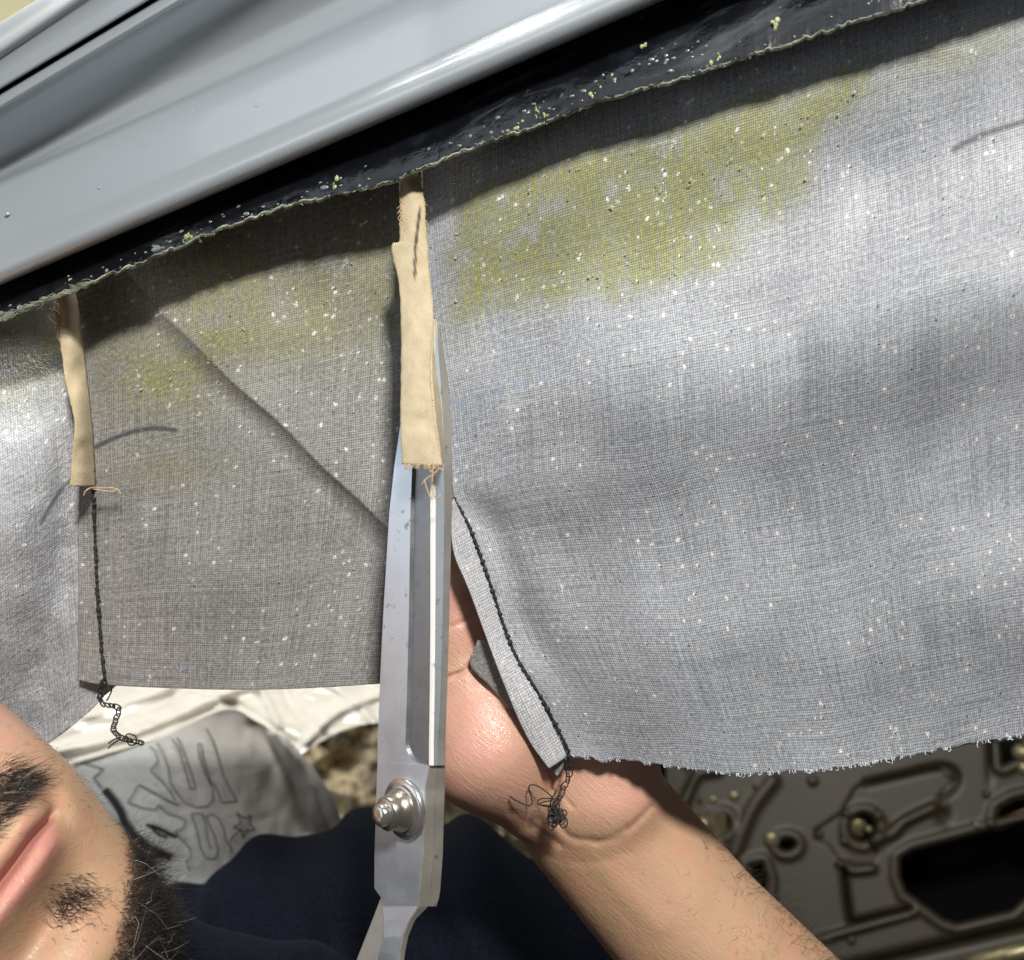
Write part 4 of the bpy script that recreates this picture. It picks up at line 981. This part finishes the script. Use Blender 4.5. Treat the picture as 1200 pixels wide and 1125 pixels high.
# ------------------------------------------------------------------ plastic sheet, printed bag, padding
def sheetgrid(name, S, depth, mat):
    px, py = S[..., 0], S[..., 1]; V = U(px, py, depth(px, py)); nv, nu = px.shape
    return mk(name, V.reshape(-1, 3), gridf(nv, nu), mat)
CREASES = [([(40, 885), (150, 862), (270, 812)], 5, .006), ([(60, 872), (160, 838), (230, 800)], 7, -.005), ([(90, 893), (180, 866), (262, 835)], 4, .006), ([(150, 850), (230, 822), (300, 800)], 8, .007), ([(210, 800), (285, 830), (345, 872)], 5, -.006),
           ([(300, 800), (318, 830), (330, 865)], 5, .007), ([(330, 800), (345, 830), (385, 868)], 7, -.006), ([(360, 868), (395, 835), (450, 812)], 6, .007), ([(385, 800), (420, 825), (440, 850)], 5, .005), ([(100, 840), (200, 806)], 5, .005)]
def Dsheet(px, py):
    w = vnoise(np.stack([px*.6+py*.5, py*1.6-px*.3], -1), 1/45., 101, 3)
    d = .70-.07*smooth(760, 900, py)+.005*w
    for p, wd, am in CREASES: d = d-am*np.exp(-(seg(px, py, p)/wd)**2)
    return d
S = coons([(-60, 700), (150, 740), (300, 745), (560, 740)], [(-60, 930), (120, 905), (300, 905), (420, 850), (560, 850)], [(-60, 700), (-60, 930)], [(560, 740), (560, 850)], 240, 140)
o = sheetgrid('plastic_sheet', S, Dsheet, M['sheet']); tag(o, 'wrinkled white plastic sheet showing under the cut cloth edge', 'plastic sheet')
bag = empty('plastic_bag', P3(250, 1000, .60)); tag(bag, 'milky plastic bag printed with outlined lettering and a star behind the man', 'bag')
def Dbag(px, py):
    r = np.clip((px-235)/175., -1.2, 1)
    w = vnoise(np.stack([px*1.2, py*.5], -1), 1/40., 111, 3)
    return .56+.045*r*r+.00012*(py-930)*.3+.0030*w*(.25+.75*smooth(260, 340, px))+.0035*np.exp(-(seg(px, py, [(300, 850), (330, 900), (355, 975)])/9.)**2)-.0035*np.exp(-(seg(px, py, [(325, 860), (362, 910), (385, 975)])/10.)**2)-.006*smooth(830, 900, py)
S = coons([(40, 905), (95, 897), (180, 868), (262, 832), (300, 845), (340, 868)], [(40, 1190), (200, 1190), (440, 1190)], [(40, 905), (30, 1050), (40, 1190)], [(340, 868), (375, 910), (400, 962), (420, 1060), (440, 1190)], 200, 170)
under(bag, sheetgrid('bag_film', S, Dbag, M['bag']))
def zz5(pts): return [(60+x/4.6875, 780+y/4.6875) for x, y in pts]
def prt(name, polys, w, mat):
    mb = MB()
    for p, ww_ in polys:
        q_ = np.array(zz5(p)); n = max(8, len(p)*7)
        # keep corners: resample linearly
        s = np.r_[0, np.cumsum(np.linalg.norm(np.diff(q_, axis=0), axis=1))]; xx = np.linspace(0, s[-1], n); q2 = np.stack([np.interp(xx, s, q_[:, 0]), np.interp(xx, s, q_[:, 1])], -1)
        t = np.gradient(q2, axis=0); t /= np.linalg.norm(t, axis=1)[:, None]+1e-9; nn = np.c_[-t[:, 1], t[:, 0]]*(ww_ or w)*.5
        a, b = q2+nn, q2-nn
        addstrip(mb, U(a[:, 0], a[:, 1], Dbag(a[:, 0], a[:, 1])-.0016), U(b[:, 0], b[:, 1], Dbag(b[:, 0], b[:, 1])-.0016))
    return under(bag, mb.build(name, mat, None, True))
L1 = [([(580, 425), (620, 480), (645, 560), (655, 640), (690, 700), (740, 760), (800, 780), (860, 775), (890, 740), (890, 680), (865, 600), (835, 500), (825, 430), (805, 430), (815, 500), (850, 600), (880, 660)], 0),
      ([(660, 400), (700, 450), (720, 520), (745, 600), (765, 680), (795, 675), (770, 590), (740, 500), (715, 430), (690, 395)], 0),
      ([(850, 345), (890, 410), (920, 500), (945, 600), (985, 680), (1020, 745), (940, 755), (915, 690), (890, 640)], 0),
      ([(540, 445), (570, 470), (590, 520), (545, 580), (610, 640), (660, 700), (680, 740)], 0),
      ([(480, 655), (420, 755), (500, 785), (570, 795), (590, 765), (640, 815), (720, 840), (740, 860), (720, 900), (680, 910), (700, 940)], 0),
      ([(480, 655), (560, 700), (640, 745), (700, 770)], 1.8),
      ([(770, 815), (800, 900), (820, 1000), (850, 1060), (900, 1065), (920, 1020), (900, 940), (870, 880), (850, 830), (880, 815), (920, 840), (950, 900), (960, 960), (990, 1000), (990, 1030)], 0),
      ([(770, 815), (830, 815), (850, 880), (860, 960), (880, 1010)], 0),
      ([(1020, 810), (1060, 840), (1100, 825), (1090, 870), (1125, 905), (1075, 905), (1055, 950), (1045, 900), (1000, 890), (1045, 865), (1020, 810)], 1.5), ([(1045, 900), (1010, 930), (980, 965)], 1.5),
      ([(700, 940), (760, 1000), (770, 1050), (740, 1075), (760, 1125)], 0), ([(160, 535), (220, 550), (285, 570), (230, 620), (280, 680)], 1.6)]
prt('lettering', L1, 1.5, M['print'])
L2 = [([(290, 680), (340, 740), (380, 800), (400, 860), (450, 930), (520, 990), (590, 1030), (660, 1055)], 9), ([(520, 875), (580, 890), (640, 920), (690, 945)], 4.5), ([(540, 880), (590, 930), (640, 945)], 3.5), ([(440, 1090), (480, 1050), (560, 1050), (640, 1050)], 5)]
prt('bold_print', L2, 8, M['print_black'])
def Dcr(px, py): return .86+.05*vnoise(np.stack([px, py], -1), 1/38., 121, 3)+.03*vnoise(np.stack([px, py], -1), 1/90., 122)
S = coons([(250, 760), (560, 760)], [(250, 1200), (700, 1200)], [(250, 760), (250, 1200)], [(560, 760), (700, 1200)], 120, 120)
o = sheetgrid('padding_heap', S, Dcr, M['crumple']); tag(o, 'crumpled brown and cream padding behind the printed bag', 'padding')

# ------------------------------------------------------------------ inner body panel (lower right)
door = empty('inner_panel', P3(1000, 1000, .82)); tag(door, 'dark olive brown inner car panel with cut-outs and bolts below the cloth', 'car panel')
HOLES = [[(1055, 1006), (1070, 997), (1119, 984), (1163, 972), (1200, 962), (1265, 945), (1310, 960), (1300, 1025), (1200, 1053), (1185, 1067), (1121, 1082), (1106, 1077), (1087, 1063), (1062, 1045), (1055, 1026)],
         [(1167, 960), (1170, 948), (1185, 939), (1200, 935), (1260, 922), (1265, 936), (1200, 952)], [(1172, 872), (1195, 871), (1194, 887), (1175, 896)],
         [(879, 1015), (892, 1012), (898, 1030), (896, 1058), (886, 1052), (880, 1035)],
         [(1011+15*math.cos(a), 970+16*math.sin(a)) for a in np.linspace(0, 6.28, 18)[:-1]], [(922+9*math.cos(a), 990+6*math.sin(a)) for a in np.linspace(0, 6.28, 12)[:-1]], [(846+8*math.cos(a), 966+10*math.sin(a)) for a in np.linspace(0, 6.28, 12)[:-1]]]
def inpoly(px, py, pg):
    r = np.zeros(px.shape, bool); n = len(pg)
    for i in range(n):
        x1, y1 = pg[i]; x2, y2 = pg[(i+1) % n]
        c = ((y1 > py) != (y2 > py)) & (px < (x2-x1)*(py-y1)/(y2-y1+1e-12)+x1); r ^= c
    return r
def pdist(px, py, pg):
    d = np.full(px.shape, 1e9); n = len(pg)
    for i in range(n):
        a = np.array(pg[i]); b = np.array(pg[(i+1) % n]); ab = b-a; t = np.clip(((px-a[0])*ab[0]+(py-a[1])*ab[1])/(ab@ab+1e-9), 0, 1)
        d = np.minimum(d, np.hypot(px-a[0]-t*ab[0], py-a[1]-t*ab[1]))
    return d
gx = np.linspace(780, 1420, 330); gy = np.linspace(820, 1300, 250); GX, GY = np.meshgrid(gx, gy)
D = .86-.06*(GY-850)/300.-.03*(GX-800)/400.
inh = np.zeros(GX.shape, bool)
def sdl(p): return seg(GX, GY, p)
D += .005*smooth(8, 0, sdl([(1015, 918), (1050, 910), (1100, 899), (1118, 905), (1120, 920), (1105, 935)]))
D += .004*inpoly(GX, GY, [(1013, 915), (1100, 900), (1118, 915), (1092, 944), (1040, 968), (1020, 985), (1030, 1000), (1020, 1012), (985, 1010), (970, 990), (955, 985), (955, 972), (985, 952), (1000, 925)])
D -= .006*np.exp(-(sdl([(1024, 984), (1045, 976), (1060, 962), (1093, 946)])/5.)**2)
D -= .006*np.exp(-(sdl([(985, 1012), (1000, 1020), (1022, 1018)])/4.)**2)-.010*np.exp(-(sdl([(989, 1018), (992, 1050), (996, 1078)])/4.)**2)
D -= .006*np.exp(-(sdl([(950, 1104), (1000, 1089), (1070, 1069)])/4.)**2)-.009*np.exp(-(sdl([(1000, 1081), (1065, 1066)])/4.)**2)
D -= .005*np.exp(-(sdl([(860, 1000), (880, 950), (905, 915)])/7.)**2)+.0045*np.exp(-(sdl([(797, 950), (815, 910), (840, 902)])/6.)**2)
D += .012*smooth(1.3, .2, (GY-(1127-.24*(GX-1024)))/-5.)*(GY > 1127-.24*(GX-1024))*0+.009*np.exp(-((GY-(1126-.235*(GX-1024)))/6.)**2)
D += .006*np.exp(-(((GX-1105)/7.)**2+((GY-955)/10.)**2))+.006*np.exp(-(((GX-1160)/4.)**2))*smooth(930, 870, GY)
D += .03*inpoly(GX, GY, [(770, 800), (800, 800), (815, 905), (797, 945), (770, 950)])
for hpoly in HOLES:
    ii = inpoly(GX, GY, hpoly); inh |= ii; dd = pdist(GX, GY, hpoly)
    D -= np.where(ii, 0, .003*np.exp(-((dd-7)/5.)**2)) ; D += np.where(ii, 0, .004*np.exp(-(dd/2.5)**2))
fq = gridf(*GX.shape); keep = ~inh.reshape(-1)[fq].any(1)
o = mk('panel_sheet', U(GX, GY, D).reshape(-1, 3), fq[keep], M['panel']); sld = o.modifiers.new('thickness', 'SOLIDIFY'); sld.thickness = .0015; sld.offset = -1; under(door, o)
mb = MB(); mb.add([U(760, 820, .95), U(1500, 820, .95), U(1500, 1350, .95), U(760, 1350, .95)], [(0, 1, 2, 3)]); under(door, mb.build('cavity_shade_sheet', M['void'], None, False))  # flat black sheet added behind the cut-outs as their painted darkness
def dat(x, y): return float(D[np.argmin(abs(gy-y)), np.argmin(abs(gx-x))])
for (x, y, r) in ((993, 954, .0038), (1029, 956, .0040), (990, 986, .0040), (961, 978, .0035), (1144, 966, .0028), (1156, 931, .0036), (998, 1102, .0040), (953, 916, .0055), (905, 984, .0065), (820, 938, .0024), (836, 937, .0034), (861, 933, .0046), (884, 922, .002)):
    under(door, MB().lathe([(r, .003), (r, 0), (r*.85, -.0018), (r*.4, -.0028)], U(x, y, dat(x+22 if (x-1011)**2+(y-970)**2 < 400 else x, y)-.002), (0, 1, 0), 14).build('bolt', M['zinc'] if x in (861, 836, 1144, 905) else M['panel']))
ob = MB().lathe([(.0085, .02), (.0085, .004), (.0078, .001), (.006, .0)], U(1008, 971, .838), (0, 1, 0), 18); under(door, ob.build('latch_pin', M['zinc']))
under(door, MB().ball(U(1018, 972, .832), .0036, 10).build('bolt', M['zinc']))
br = MB(); S_ = coons([(813, 955), (850, 951)], [(824, 978), (853, 980)], [(813, 955), (824, 978)], [(850, 951), (853, 980)], 12, 10)
bd = .828-.006*np.sin(np.linspace(0, 3.1, 12))[None]+0*S_[..., 0]; br.add(U(S_[..., 0], S_[..., 1], bd), gridf(10, 12).tolist()); br.tube(U(np.array([832, 842, 846]), np.array([980, 990, 1006]), .826), [.005, .006, .004], 10)
br.ball(U(825, 965, .820), .006, 10)
under(door, br.build('latch_bracket', M['zinc']))
under(door, MB().tube(U(np.array([1163, 1200, 1290]), np.array([969, 955, 922]), .83), .0042, 10).build('rod', M['orange_rod']))
under(door, MB().tube(U(np.array([1130, 1200, 1330]), np.array([1133, 1113, 1075]), .70), .006, 12).build('sill_tube', M['zinc']))
under(door, MB().ball(U(1197, 882, .82), .008, 10).ball(U(1200, 900, .82), .007, 10).build('latch_knob', M['zinc']))
